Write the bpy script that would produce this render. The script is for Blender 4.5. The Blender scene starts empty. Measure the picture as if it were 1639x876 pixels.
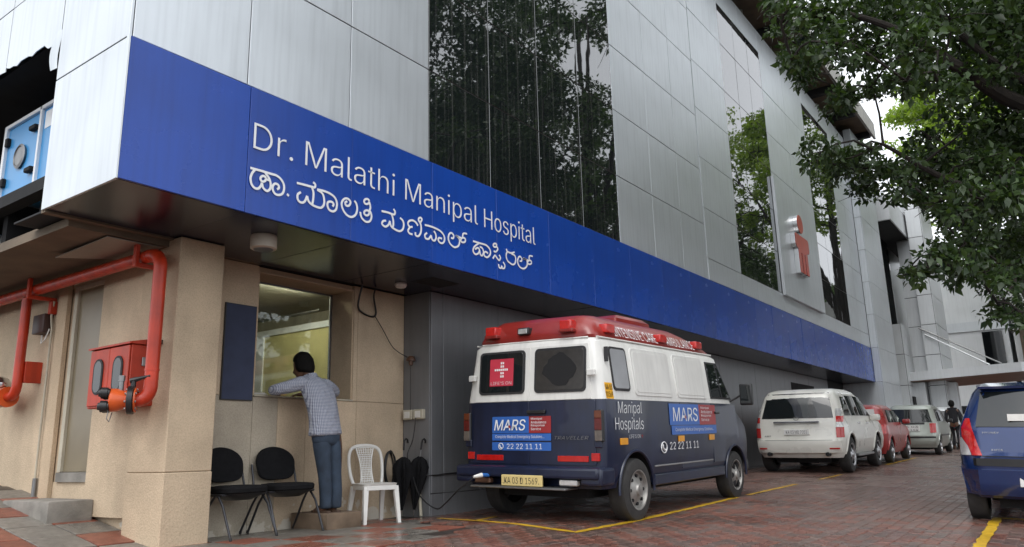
import bpy, bmesh, math, random
import numpy as np
from mathutils import Vector, Matrix, Euler

random.seed(7); np.random.seed(7)
SC = bpy.context.scene
COL = SC.collection
R = math.radians

# ------------------------------------------------------------------ camera
CAMZ = 0.76
cam_d = bpy.data.cameras.new('camera')
cam = bpy.data.objects.new('camera', cam_d); COL.objects.link(cam)
cam_d.sensor_fit = 'HORIZONTAL'; cam_d.sensor_width = 36; cam_d.lens = 27.085
cam_d.clip_start = 0.05; cam_d.clip_end = 2000
yaw, pit, rol = R(54.3027), R(13.0822), R(-1.4368)
fw = Vector((math.sin(yaw)*math.cos(pit), math.cos(yaw)*math.cos(pit), math.sin(pit)))
rt = Vector((math.cos(yaw), -math.sin(yaw), 0)); up = rt.cross(fw)
rt2 = rt*math.cos(rol) + up*math.sin(rol); up2 = -rt*math.sin(rol) + up*math.cos(rol)
cam.matrix_world = Matrix(((rt2.x, up2.x, -fw.x, 0), (rt2.y, up2.y, -fw.y, 0), (rt2.z, up2.z, -fw.z, CAMZ), (0, 0, 0, 1)))
SC.camera = cam

# ------------------------------------------------------------------ sky, sun, exposure (overcast after rain)
world = bpy.data.worlds.new('World'); SC.world = world; world.use_nodes = True
nt = world.node_tree; nt.nodes.clear()
wo = nt.nodes.new('ShaderNodeOutputWorld'); bg = nt.nodes.new('ShaderNodeBackground')
sky = nt.nodes.new('ShaderNodeTexSky'); sky.sky_type = 'NISHITA'; sky.sun_disc = False
SUN_EL, SUN_AZ = R(58), R(250)          # compass: clockwise from +Y
sky.sun_elevation = SUN_EL; sky.sun_rotation = SUN_AZ
sky.air_density = 1.0; sky.dust_density = 4.0; sky.ozone_density = 1.0
hsv = nt.nodes.new('ShaderNodeHueSaturation'); hsv.inputs['Saturation'].default_value = 0.16
cl = nt.nodes.new('ShaderNodeMixRGB'); cl.inputs['Fac'].default_value = 0.6       # even cloud cover over the clear sky
cl.inputs['Color2'].default_value = (9.2, 9.6, 10.2, 1)
nt.links.new(sky.outputs[0], hsv.inputs['Color']); nt.links.new(hsv.outputs[0], cl.inputs['Color1'])
nt.links.new(cl.outputs[0], bg.inputs['Color']); bg.inputs['Strength'].default_value = 0.12
nt.links.new(bg.outputs[0], wo.inputs[0])
sl = bpy.data.lights.new('sun', 'SUN'); sl.energy = 0.5; sl.angle = R(35); sl.color = (1, 0.97, 0.93)
sun = bpy.data.objects.new('sun', sl); COL.objects.link(sun)
sd = Vector((math.sin(SUN_AZ)*math.cos(SUN_EL), math.cos(SUN_AZ)*math.cos(SUN_EL), math.sin(SUN_EL)))
sun.rotation_euler = sd.to_track_quat('Z', 'Y').to_euler()
SC.view_settings.view_transform = 'Standard'; SC.view_settings.look = 'None'
SC.view_settings.exposure = 0.93; SC.view_settings.gamma = 1
SC.render.engine = 'CYCLES'
SC.cycles.use_denoising = True
SC.cycles.max_bounces = 8; SC.cycles.transparent_max_bounces = 12; SC.cycles.glossy_bounces = 5
SC.cycles.caustics_reflective = False; SC.cycles.caustics_refractive = False

# ------------------------------------------------------------------ ground heights: the lane climbs slowly and falls away from the building
def sstep(a, b, t):
    t = min(1, max(0, (t-a)/(b-a))); return t*t*(3-2*t)
def gz(x, y):
    z = 0.02*max(0, min(x, 60)-7.85) + 0.04*(min(max(y, -6), 4.9)-4.04)
    if y > 6.6 and x < 4.2: z += 0.17*(min(y, 14)-6.6)*(1-sstep(3.85, 4.2, x))
    return z

# ------------------------------------------------------------------ mesh helpers
class MB:
    def __init__(s): s.v = []; s.f = []; s.m = []; s.cur = 0
    def add(s, vs, fs):
        o = len(s.v); s.v += [tuple(p) for p in vs]
        for f in fs: s.f.append(tuple(i+o for i in f)); s.m.append(s.cur)
        return s
    def box(s, x0, x1, y0, y1, z0, z1):
        s.add([(x0,y0,z0),(x1,y0,z0),(x1,y1,z0),(x0,y1,z0),(x0,y0,z1),(x1,y0,z1),(x1,y1,z1),(x0,y1,z1)],
              [(0,3,2,1),(4,5,6,7),(0,1,5,4),(1,2,6,5),(2,3,7,6),(3,0,4,7)]); return s
    def rbox(s, x0, x1, y0, y1, z0, z1, b=0.005, seg=1):
        bm = bmesh.new(); bmesh.ops.create_cube(bm, size=1)
        for v in bm.verts: v.co = ((x0+x1)/2+v.co.x*(x1-x0), (y0+y1)/2+v.co.y*(y1-y0), (z0+z1)/2+v.co.z*(z1-z0))
        bmesh.ops.bevel(bm, geom=bm.edges[:], offset=min(b, .45*min(x1-x0, y1-y0, z1-z0)), segments=seg, affect='EDGES', profile=0.5)
        bm.verts.index_update(); s.add([v.co[:] for v in bm.verts], [[v.index for v in f.verts] for f in bm.faces]); bm.free(); return s
    def ring(s, c, ax, r, n, ref=None, ry=None):
        ax = Vector(ax).normalized()
        if ref is None: ref = Vector((0,0,1)) if abs(ax.z) < .9 else Vector((1,0,0))
        u = ax.cross(ref).normalized(); w = u.cross(ax).normalized(); ry = r if ry is None else ry
        return [Vector(c)+u*(r*math.cos(2*math.pi*k/n))+w*(ry*math.sin(2*math.pi*k/n)) for k in range(n)]
    def loft(s, rings, caps=True, closed=False):
        n = len(rings[0]); o = len(s.v)
        for r in rings: s.v += [tuple(p) for p in r]
        m = len(rings)
        for i in range(m if closed else m-1):
            a = o+i*n; b = o+((i+1) % m)*n
            for k in range(n):
                s.f.append((a+k, a+(k+1) % n, b+(k+1) % n, b+k)); s.m.append(s.cur)
        if caps and not closed:
            s.f.append(tuple(o+k for k in range(n))[::-1]); s.m.append(s.cur)
            s.f.append(tuple(o+(m-1)*n+k for k in range(n))); s.m.append(s.cur)
        return s
    def cyl(s, p0, p1, r0, r1=None, n=12, caps=True):
        p0 = Vector(p0); p1 = Vector(p1); r1 = r0 if r1 is None else r1
        return s.loft([s.ring(p0, p1-p0, r0, n), s.ring(p1, p1-p0, r1, n)], caps)
    def tube(s, pts, r, n=8, caps=True, closed=False):
        P = [Vector(p) for p in pts]; m = len(P); rs = r if isinstance(r, (list, tuple)) else [r]*m
        T = []
        for i in range(m):
            if closed: t = P[(i+1) % m]-P[i-1]
            else: t = P[min(i+1, m-1)]-P[max(i-1, 0)]
            T.append(t.normalized() if t.length > 1e-9 else Vector((0,0,1)))
        ref = Vector((0,0,1)) if abs(T[0].z) < .9 else Vector((1,0,0))
        u = T[0].cross(ref).normalized(); rings = []
        for i in range(m):
            u = (u-T[i]*u.dot(T[i])); u = u.normalized() if u.length > 1e-6 else T[i].orthogonal().normalized()
            w = T[i].cross(u)
            rings.append([P[i]+u*(rs[i]*math.cos(2*math.pi*k/n))+w*(rs[i]*math.sin(2*math.pi*k/n)) for k in range(n)])
        return s.loft(rings, caps, closed)
    def lathe(s, prof, c=(0,0,0), ax=(0,0,1), n=20, caps=True):
        c = Vector(c); ax = Vector(ax).normalized()
        return s.loft([s.ring(c+ax*h, ax, max(r, 1e-4), n) for r, h in prof], caps)
    def prism(s, poly, d0, d1, plane='xz'):
        f = {'xz': lambda a, b, d: (a, d, b), 'yz': lambda a, b, d: (d, a, b), 'xy': lambda a, b, d: (a, b, d)}[plane]
        return s.loft([[f(a, b, d0) for a, b in poly], [f(a, b, d1) for a, b in poly]])
    def grid(s, fn, nu, nv):
        o = len(s.v)
        for i in range(nu+1):
            for j in range(nv+1): s.v.append(tuple(fn(i/nu, j/nv)))
        for i in range(nu):
            for j in range(nv):
                a = o+i*(nv+1)+j; s.f.append((a, a+nv+1, a+nv+2, a+1)); s.m.append(s.cur)
        return s
    def mesh(s, name, mats, smooth=35, fix=True):
        me = bpy.data.meshes.new(name); me.from_pydata(s.v, [], s.f)
        for m in (mats if isinstance(mats, (list, tuple)) else [mats]): me.materials.append(m)
        if any(s.m): me.polygons.foreach_set('material_index', s.m)
        if fix:
            bm = bmesh.new(); bm.from_mesh(me); bmesh.ops.recalc_face_normals(bm, faces=bm.faces); bm.to_mesh(me); bm.free()
        if smooth:
            me.polygons.foreach_set('use_smooth', [True]*len(me.polygons)); me.set_sharp_from_angle(angle=R(smooth))
        me.update(); return me

WP = {}          # world position of un-rotated parents
def link(name, me, parent=None, loc=None, rot=None, local=False):
    o = bpy.data.objects.new(name, me); COL.objects.link(o)
    if loc is not None: o.location = loc
    if rot is not None: o.rotation_euler = rot
    if parent is not None:
        o.parent = parent
        if not local: o.matrix_parent_inverse = Matrix.Translation(-WP.get(parent.name, Vector((0,0,0))))
    WP[o.name] = Vector(o.location) if not local else Vector((0,0,0))
    return o
def part(name, mb, m, parent=None, smooth=35, **k): return link(name, mb.mesh(name, m, smooth), parent, **k)
def tag(o, label=None, cat=None, group=None, kind=None):
    if label: o['label'] = label
    if cat: o['category'] = cat
    if group: o['group'] = group
    if kind: o['kind'] = kind
    return o
def thing(name, label, cat, loc=(0,0,0), rot=(0,0,0), group=None):
    o = bpy.data.objects.new(name, None); COL.objects.link(o); o.location = loc; o.rotation_euler = rot; o.empty_display_size = .2
    WP[o.name] = Vector(loc); tag(o, label, cat, group); return o
def copy_tree(o, parent=None):
    c = o.copy(); COL.objects.link(c); c.parent = parent
    for ch in list(o.children): copy_tree(ch, c)
    return c
def bake(o):
    dg = bpy.context.evaluated_depsgraph_get(); me = bpy.data.meshes.new_from_object(o.evaluated_get(dg))
    d = o.data; bpy.data.objects.remove(o)
    if isinstance(d, bpy.types.Mesh): bpy.data.meshes.remove(d)
    return me

TXT = {}
try: FONT = bpy.data.fonts.load(bpy.utils.resource_path('LOCAL')+'/datafiles/fonts/Inter.woff2')      # Blender's own interface font
except Exception: FONT = None
def text_geo(s, shear=0.0, bold=0.0, spacing=1.0):
    bold = -.01; k = (s, shear, bold, spacing)
    if k in TXT: return TXT[k]
    c = bpy.data.curves.new('t', 'FONT'); c.body = s; c.size = 1; c.shear = shear; c.offset = bold; c.space_character = spacing; c.resolution_u = 4
    if FONT: c.font = FONT
    o = bpy.data.objects.new('t', c); COL.objects.link(o); me = bake(o); bpy.data.curves.remove(c)
    v = np.array([p.co[:2] for p in me.vertices]); f = [tuple(p.vertices) for p in me.polygons]; bpy.data.meshes.remove(me)
    TXT[k] = (v, f); return TXT[k]
def text(mb, s, o, U, V, w, h, shear=0.0, bold=0.0, depth=0.0, spacing=1.0, hfit=None):
    """letters with lower-left corner o, right vector U, up vector V, fitted to w by h"""
    v, f = text_geo(s, shear, bold, spacing); lo = v.min(0); hi = v.max(0)
    U = Vector(U); V = Vector(V); N = U.cross(V); o = Vector(o)
    P = [o+U*((a-lo[0])/(hi[0]-lo[0])*w)+V*((b-lo[1])/(hi[1]-lo[1])*h)+N*depth for a, b in v]
    mb.add(P, f)
    if bold > 0 and not depth:
        e = min(bold, .03)*1.1*h
        for q, (a, b) in enumerate(((1, 0), (-1, 0), (.7, .7), (-.7, -.7), (.7, -.7), (-.7, .7))): mb.add([p+U*(a*e)+V*(b*e)+N*(.00012*(q+1)) for p in P], f)
    if depth:
        cnt = {}
        for q in f:
            for a, b in zip(q, q[1:]+q[:1]): cnt[(a, b)] = 1
        n = len(P); Q = [p-N*depth for p in P]; mb.add(P+Q, [(b, a, a+n, b+n) for (a, b) in cnt if (b, a) not in cnt])
    return mb

# ------------------------------------------------------------------ materials
def newmat(name):
    m = bpy.data.materials.new(name); m.use_nodes = True
    return m, m.node_tree, m.node_tree.nodes['Principled BSDF']
def mat(name, col, rough=0.6, metal=0.0, var=0.12, scale=6.0, bump=0.0, bscale=60.0, spec=0.5, col2=None, coat=0.0, rvar=0.1, detail=6, ior=1.5, streak=0.0, island=0.0):
    m, t, p = newmat(name); N = t.nodes; L = t.links
    co = N.new('ShaderNodeTexCoord'); no = N.new('ShaderNodeTexNoise'); no.inputs['Scale'].default_value = scale; no.inputs['Detail'].default_value = detail
    L.new(co.outputs['Object'], no.inputs['Vector'])
    ramp = N.new('ShaderNodeValToRGB'); ramp.color_ramp.elements[0].position = .3; ramp.color_ramp.elements[1].position = .7
    c = Vector(col[:3]); c2 = Vector(col2[:3]) if col2 else c*(1+var)
    c1 = c*(1-var) if not col2 else c
    ramp.color_ramp.elements[0].color = (*c1, 1); ramp.color_ramp.elements[1].color = (*c2, 1)
    L.new(no.outputs['Fac'], ramp.inputs['Fac']); out = ramp.outputs['Color']
    if streak:
        mp = N.new('ShaderNodeMapping'); mp.inputs['Scale'].default_value = (9, 9, .5); L.new(co.outputs['Object'], mp.inputs['Vector'])
        n2 = N.new('ShaderNodeTexNoise'); n2.inputs['Scale'].default_value = 1.6; n2.inputs['Detail'].default_value = 5; L.new(mp.outputs[0], n2.inputs['Vector'])
        r2 = N.new('ShaderNodeMapRange'); r2.inputs[1].default_value = .45; r2.inputs[2].default_value = .75; r2.inputs[3].default_value = 1; r2.inputs[4].default_value = 1-streak
        L.new(n2.outputs['Fac'], r2.inputs[0]); mx = N.new('ShaderNodeMixRGB'); mx.blend_type = 'MULTIPLY'; mx.inputs[0].default_value = 1
        L.new(out, mx.inputs[1]); L.new(r2.outputs[0], mx.inputs[2]); out = mx.outputs[0]
    if island:
        ge = N.new('ShaderNodeNewGeometry'); oi = N.new('ShaderNodeObjectInfo'); ad = N.new('ShaderNodeMath'); ad.operation = 'ADD'
        L.new(ge.outputs['Random Per Island'], ad.inputs[0]); L.new(oi.outputs['Random'], ad.inputs[1])
        fr = N.new('ShaderNodeMath'); fr.operation = 'FRACT'; L.new(ad.outputs[0], fr.inputs[0])
        r3 = N.new('ShaderNodeMapRange'); r3.inputs[3].default_value = 1-island; r3.inputs[4].default_value = 1+island; L.new(fr.outputs[0], r3.inputs[0])
        mx = N.new('ShaderNodeMixRGB'); mx.blend_type = 'MULTIPLY'; mx.inputs[0].default_value = 1
        L.new(out, mx.inputs[1]); L.new(r3.outputs[0], mx.inputs[2]); out = mx.outputs[0]
    L.new(out, p.inputs['Base Color'])
    rr = N.new('ShaderNodeMapRange'); rr.inputs[3].default_value = max(0.01, rough-rvar*rough); rr.inputs[4].default_value = min(1, rough+rvar*rough)
    L.new(no.outputs['Fac'], rr.inputs[0]); L.new(rr.outputs[0], p.inputs['Roughness'])
    p.inputs['Metallic'].default_value = metal; p.inputs['IOR'].default_value = ior; p.inputs['Specular IOR Level'].default_value = spec
    if coat: p.inputs['Coat Weight'].default_value = coat; p.inputs['Coat Roughness'].default_value = .04
    if bump:
        nb = N.new('ShaderNodeTexNoise'); nb.inputs['Scale'].default_value = bscale; nb.inputs['Detail'].default_value = 3; L.new(co.outputs['Object'], nb.inputs['Vector'])
        b = N.new('ShaderNodeBump'); b.inputs['Strength'].default_value = bump; b.inputs['Distance'].default_value = .01; L.new(nb.outputs['Fac'], b.inputs['Height']); L.new(b.outputs[0], p.inputs['Normal'])
    return m
M_ = {}
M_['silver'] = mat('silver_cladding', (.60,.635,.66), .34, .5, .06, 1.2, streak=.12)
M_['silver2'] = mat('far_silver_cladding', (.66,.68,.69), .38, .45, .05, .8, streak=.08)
M_['joint'] = mat('dark_joint', (.012,.012,.013), .8)
M_['blue'] = mat('blue_fascia', (.006,.054,.33), .27, 0, .10, 1.5, streak=.16, island=.07)
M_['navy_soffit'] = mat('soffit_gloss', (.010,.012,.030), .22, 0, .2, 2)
M_['letter'] = mat('letter_white', (.78,.79,.80), .35, 0, .03)
M_['steel'] = mat('grey_steel_wall', (.20,.205,.215), .38, .25, .08, 1.5, streak=.12)
M_['black'] = mat('matt_black', (.006,.006,.007), .85)
M_['rubber'] = mat('black_rubber', (.02,.02,.021), .7, 0, .2, 20)
M_['brownconc'] = mat('brown_concrete', (.15,.115,.08), .85, 0, .25, 3, bump=.2)
M_['lightconc'] = mat('pale_concrete', (.45,.44,.41), .8, 0, .15, 3, bump=.2)
M_['redpaint'] = mat('red_pipe_paint', (.52,.036,.008), .40, 0, .22, 5, coat=.08, streak=.30)
M_['redcab'] = mat('red_cabinet_paint', (.46,.040,.012), .5, 0, .22, 4, streak=.25)
M_['orange'] = mat('orange_valve_paint', (.62,.10,.02), .35, 0, .15, 8)
M_['blackpl'] = mat('black_plastic', (.015,.015,.016), .4, 0, .1)
M_['whitepl'] = mat('white_plastic', (.72,.71,.67), .38, 0, .05, 8)
M_['chrome'] = mat('bright_metal', (.6,.6,.6), .25, 1.0, .05)
M_['dullmetal'] = mat('dull_metal', (.25,.25,.25), .45, .9, .15, 10)
M_['cloth'] = mat('black_upholstery', (.008,.008,.009), .95, 0, .3, 30, bump=.3, bscale=300, spec=.2)
M_['frame'] = mat('chair_frame_metal', (.05,.05,.055), .35, .6, .1)
M_['board'] = mat('blue_board_cloth', (.040,.050,.090), .9, 0, .15, 6, bump=.2, bscale=250)
M_['concrete'] = mat('grey_concrete', (.23,.215,.19), .9, 0, .3, 5, bump=.5, bscale=70)
M_['wood'] = mat('brown_step_paint', (.17,.12,.08), .8, 0, .3, 6, bump=.3)
M_['cream'] = mat('cream_paint', (.50,.46,.36), .7, 0, .12, 4, streak=.15)
M_['yellow'] = None
M_['glassdark'] = mat('black_glass', (.006,.007,.008), .03, 0, .3, 8, ior=1.55)
def stucco(name, col, peel=0.0, zpeel=0.35, rough=.9, dash=.9):
    m, t, p = newmat(name); N = t.nodes; L = t.links
    co = N.new('ShaderNodeTexCoord')
    big = N.new('ShaderNodeTexNoise'); big.inputs['Scale'].default_value = 1.3; big.inputs['Detail'].default_value = 8; L.new(co.outputs['Object'], big.inputs['Vector'])
    r = N.new('ShaderNodeValToRGB'); c = Vector(col)
    r.color_ramp.elements[0].position = .3; r.color_ramp.elements[0].color = (*(c*.74), 1); r.color_ramp.elements[1].position = .7; r.color_ramp.elements[1].color = (*(c*1.12), 1)
    L.new(big.outputs['Fac'], r.inputs['Fac'])
    vo = N.new('ShaderNodeTexVoronoi'); vo.inputs['Scale'].default_value = 70; L.new(co.outputs['Object'], vo.inputs['Vector'])
    r2 = N.new('ShaderNodeMapRange'); r2.inputs[1].default_value = .1; r2.inputs[2].default_value = .6; r2.inputs[3].default_value = .78; r2.inputs[4].default_value = 1.12; L.new(vo.outputs['Distance'], r2.inputs[0])
    n3 = N.new('ShaderNodeTexNoise'); n3.inputs['Scale'].default_value = 60; n3.inputs['Detail'].default_value = 4; L.new(co.outputs['Object'], n3.inputs['Vector'])
    mx = N.new('ShaderNodeMixRGB'); mx.blend_type = 'MULTIPLY'; mx.inputs[0].default_value = .5; L.new(r.outputs[0], mx.inputs[1]); L.new(r2.outputs[0], mx.inputs[2])
    # grime running down
    mp = N.new('ShaderNodeMapping'); mp.inputs['Scale'].default_value = (2.2, 2.2, .7); L.new(co.outputs['Object'], mp.inputs['Vector'])
    n2 = N.new('ShaderNodeTexNoise'); n2.inputs['Scale'].default_value = 1.3; n2.inputs['Detail'].default_value = 7; L.new(mp.outputs[0], n2.inputs['Vector'])
    r4 = N.new('ShaderNodeMapRange'); r4.inputs[1].default_value = .5; r4.inputs[2].default_value = .8; r4.inputs[3].default_value = 1; r4.inputs[4].default_value = .84; L.new(n2.outputs['Fac'], r4.inputs[0])
    m2 = N.new('ShaderNodeMixRGB'); m2.blend_type = 'MULTIPLY'; m2.inputs[0].default_value = 1; L.new(mx.outputs[0], m2.inputs[1]); L.new(r4.outputs[0], m2.inputs[2])
    out = m2.outputs[0]
    if peel:
        ge = N.new('ShaderNodeNewGeometry'); sx = N.new('ShaderNodeSeparateXYZ'); L.new(ge.outputs['Position'], sx.inputs[0])
        rz = N.new('ShaderNodeMapRange'); rz.inputs[1].default_value = 0; rz.inputs[2].default_value = zpeel; rz.inputs[3].default_value = .19; rz.inputs[4].default_value = -.2; L.new(sx.outputs['Z'], rz.inputs[0])
        pn = N.new('ShaderNodeTexNoise'); pn.inputs['Scale'].default_value = 7; pn.inputs['Detail'].default_value = 8; L.new(co.outputs['Object'], pn.inputs['Vector'])
        ad = N.new('ShaderNodeMath'); ad.operation = 'ADD'; L.new(pn.outputs['Fac'], ad.inputs[0]); L.new(rz.outputs[0], ad.inputs[1])
        st = N.new('ShaderNodeMapRange'); st.inputs[1].default_value = .575; st.inputs[2].default_value = .61; st.inputs[3].default_value = 0; st.inputs[4].default_value = peel; L.new(ad.outputs[0], st.inputs[0])
        m3 = N.new('ShaderNodeMixRGB'); L.new(st.outputs[0], m3.inputs[0]); L.new(out, m3.inputs[1]); m3.inputs[2].default_value = (.62,.58,.50,1); out = m3.outputs[0]
    L.new(out, p.inputs['Base Color']); p.inputs['Roughness'].default_value = rough; p.inputs['Specular IOR Level'].default_value = .25
    b = N.new('ShaderNodeBump'); b.inputs['Strength'].default_value = dash; b.inputs['Distance'].default_value = .006; L.new(n3.outputs['Fac'], b.inputs['Height']); L.new(b.outputs[0], p.inputs['Normal'])
    return m
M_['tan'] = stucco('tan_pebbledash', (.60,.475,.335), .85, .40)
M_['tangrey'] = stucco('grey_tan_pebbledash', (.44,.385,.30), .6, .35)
M_['tan2'] = stucco('tan_pebbledash_pilaster', (.59,.465,.325), .0)
M_['tansmooth'] = stucco('tan_smooth_render', (.56,.435,.30), .8, .35, dash=.35)
def glass_facade(name, tint=(.010,.013,.014), dirt=.09, ior=2.6):
    m, t, p = newmat(name); N = t.nodes; L = t.links
    co = N.new('ShaderNodeTexCoord'); mp = N.new('ShaderNodeMapping'); mp.inputs['Scale'].default_value = (11, 11, .22); L.new(co.outputs['Object'], mp.inputs['Vector'])
    n = N.new('ShaderNodeTexNoise'); n.inputs['Scale'].default_value = 1.5; n.inputs['Detail'].default_value = 6; L.new(mp.outputs[0], n.inputs['Vector'])
    r = N.new('ShaderNodeValToRGB'); r.color_ramp.elements[0].position = .52; r.color_ramp.elements[0].color = (*tint, 1); r.color_ramp.elements[1].position = .80; r.color_ramp.elements[1].color = (dirt, dirt, dirt*.97, 1)
    L.new(n.outputs['Fac'], r.inputs['Fac']); L.new(r.outputs[0], p.inputs['Base Color'])
    p.inputs['Roughness'].default_value = .015; p.inputs['IOR'].default_value = ior
    nb = N.new('ShaderNodeTexNoise'); nb.inputs['Scale'].default_value = 1.1; L.new(co.outputs['Object'], nb.inputs['Vector'])
    b = N.new('ShaderNodeBump'); b.inputs['Strength'].default_value = .03; b.inputs['Distance'].default_value = .05; L.new(nb.outputs['Fac'], b.inputs['Height']); L.new(b.outputs[0], p.inputs['Normal'])
    return m
M_['glass'] = glass_facade('mirror_glass')
M_['carglass'] = glass_facade('car_glass', (.012,.015,.016), .02, 1.6)
def clear_glass(name):
    m = bpy.data.materials.new(name); m.use_nodes = True; t = m.node_tree; t.nodes.clear(); N = t.nodes; L = t.links
    o = N.new('ShaderNodeOutputMaterial'); mx = N.new('ShaderNodeMixShader'); tr = N.new('ShaderNodeBsdfTransparent'); tr.inputs[0].default_value = (.86,.90,.86,1)
    g = N.new('ShaderNodeBsdfGlossy'); g.inputs['Roughness'].default_value = .02; fr = N.new('ShaderNodeFresnel'); fr.inputs[0].default_value = 1.45
    L.new(fr.outputs[0], mx.inputs[0]); L.new(tr.outputs[0], mx.inputs[1]); L.new(g.outputs[0], mx.inputs[2]); L.new(mx.outputs[0], o.inputs[0]); return m
M_['clear'] = clear_glass('clear_window_glass')

# ---- wet paving
def wet(name, col, island=.16, rough=.34, puddle=.14):
    m = mat(name, col, rough, 0, .25, 14, bump=.35, bscale=130, island=island, spec=.5)
    t = m.node_tree; N = t.nodes; L = t.links; p = N['Principled BSDF']
    ge = N.new('ShaderNodeNewGeometry'); n = N.new('ShaderNodeTexNoise'); n.inputs['Scale'].default_value = .9; n.inputs['Detail'].default_value = 5; L.new(ge.outputs['Position'], n.inputs['Vector'])
    r = N.new('ShaderNodeMapRange'); r.inputs[1].default_value = .40; r.inputs[2].default_value = .62; r.inputs[3].default_value = puddle; r.inputs[4].default_value = rough+.14; L.new(n.outputs['Fac'], r.inputs[0]); L.new(r.outputs[0], p.inputs['Roughness'])
    return m
M_['pav_red'] = wet('wet_red_paver', (.165,.072,.052))
M_['pav_grey'] = wet('wet_grey_paver', (.130,.085,.070))
M_['pav_mix'] = wet('wet_paver_sky_sheen', (.150,.090,.074), .15)  # red paver tone greyed in its colour to imitate sky reflection
M_['tile_red'] = wet('wet_red_tile', (.20,.070,.046), .18, .30, .10)
M_['tile_grey'] = wet('wet_grey_tile', (.17,.155,.135), .16, .34, .14)
M_['mortar'] = wet('wet_mortar', (.035,.027,.023), .0, .5, .3)
M_['yellow'] = wet('worn_yellow_paint', (.56,.34,.02), .0, .45, .3)
def far_pavers():
    m = wet('wet_far_pavers', (.12,.062,.050), 0, .36, .17); t = m.node_tree; N = t.nodes; L = t.links; p = N['Principled BSDF']
    ge = N.new('ShaderNodeNewGeometry'); b = N.new('ShaderNodeTexBrick'); b.inputs['Scale'].default_value = 1; b.inputs['Brick Width'].default_value = .225; b.inputs['Row Height'].default_value = .1125; b.inputs['Mortar Size'].default_value = .006
    b.inputs['Color1'].default_value = (.165,.100,.083,1); b.inputs['Color2'].default_value = (.140,.100,.086,1); b.inputs['Mortar'].default_value = (.03,.024,.02,1)
    L.new(ge.outputs['Position'], b.inputs['Vector']); L.new(b.outputs['Color'], p.inputs['Base Color']); return m
M_['pav_far'] = far_pavers()
M_['earth'] = mat('wet_asphalt_and_earth', (.05,.046,.042), .5, 0, .3, 2, bump=.3, bscale=30)

# ------------------------------------------------------------------ ground, road, pavement
def sheet(xs, ys, dz):
    mb = MB(); nx, ny = len(xs), len(ys)
    mb.v = [(x, y, gz(x, y)+dz) for x in xs for y in ys]
    mb.f = [(i*ny+j, (i+1)*ny+j, (i+1)*ny+j+1, i*ny+j+1) for i in range(nx-1) for j in range(ny-1)]; mb.m = [0]*len(mb.f); return mb
def rng(a, b, s): return list(np.arange(a, b+s*.5, s))
g = part('ground', sheet([-400,-150,-60,-20]+rng(-8, 3.5, 1)+rng(3.6, 4.4, .1)+rng(5, 12, 1)+rng(14, 62, 4)+[90,150,400,900], [-400,-150,-60,-20]+rng(-10, 4, 1)+rng(4.5, 14, .25)+[20,40,90,200,500], -.03), M_['earth'], smooth=60)
tag(g, 'wet dark ground under the lane and round the buildings', 'ground', kind='structure')
XF = 20.0
road = part('road', sheet(rng(XF, 62, 2)+[90,140], rng(-8, 4, 1)+rng(4.5, 7, .25), .010), M_['pav_far'], smooth=60)
tag(road, 'wet red and grey block paved lane climbing past the parked cars', 'road', kind='structure')
bed = part('paver_bed', sheet(rng(3, 7, .5)+rng(7.85, 20.1, 1.0), rng(-4, 4, 1)+rng(4.5, 7, .25), -.004), M_['mortar'], road, smooth=60)
PL, PW, AMP, J = .225, .1125, .010, .0022
def paver_mesh(name, m):
    def e(u): return AMP*(1 if round(u*4) % 2 else -1)
    def outline(s, zz):
        xs = [k/4 for k in range(5)]
        a = [((u-.5)*(PL-2*s), -PW/2+e(u)+s, zz) for u in xs]; b = [((u-.5)*(PL-2*s), PW/2+e(u)-s, zz) for u in xs[::-1]]
        return a+b
    mb = MB(); mb.loft([outline(J, -.02), outline(J, .008), outline(J+.004, .012)], caps=False); n = 10
    mb.f.append(tuple(range(2*n, 3*n))); mb.m.append(0); return mb, mb.mesh(name, m, 25)
pavers = {k: paver_mesh('paver', M_['pav_'+k]) for k in ('red', 'grey', 'mix')}
def bandmat(x, y):
    u = .83*x-.55*y; k = int(math.floor(u/.23)) % 2
    t = sstep(8.0, 12.5, x+.5*(3-y)+random.uniform(-1, 1))
    if random.random() < t*.92: return 'mix'  # further along the lane blocks take the greyed sky-reflection tone
    if random.random() < .12: k = 1-k
    return 'red' if k else 'grey'
cinv = cam.matrix_world.inverted()
spots = []
nrow = int(9.2/PW)
for j in range(nrow):
    y = -2.6+j*PW
    for i in range(int((XF-3.4)/PL)+1):
        x = 3.4+i*PL+(PL/2 if j % 2 else 0)
        if y > 6.40: continue
        if x < 6.75 and y > 4.72+.2*(x-4.8)+(max(0, x-6.38)*4): continue
        if x < 5.0 and y < 1.5: continue
        spots.append((x, y, bandmat(x, y)))
def inview(x, y, z):
    c = cinv @ Vector((x, y, z))
    if c.z > -.1: return False
    return abs(c.x/-c.z)*1233 < 819.5 and abs(c.y/-c.z)*1233 < 438
vis = [s for s in spots if inview(s[0], s[1], gz(s[0], s[1])) and not (7.0 < s[0] < 11.6 and 4.0 < s[1] < 5.9)]
vis.sort(key=lambda s: s[0]**2+s[1]**2); top = set(vis[:290])
stuff = {k: [] for k in pavers}
for s in spots:
    x, y, k = s; z = gz(x, y)+random.uniform(-.0022, .0022)
    sy = math.atan(.04) if y < 4.9 else 0; sx = -math.atan(.02) if x > 7.85 else 0
    ro = (sy+random.uniform(-.012, .012), sx+random.uniform(-.010, .010), 0)
    if s in top: link('paver', pavers[k][1], road, (x, y, z), ro)
    else: stuff[k].append((x, y, z, ro))
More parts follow.
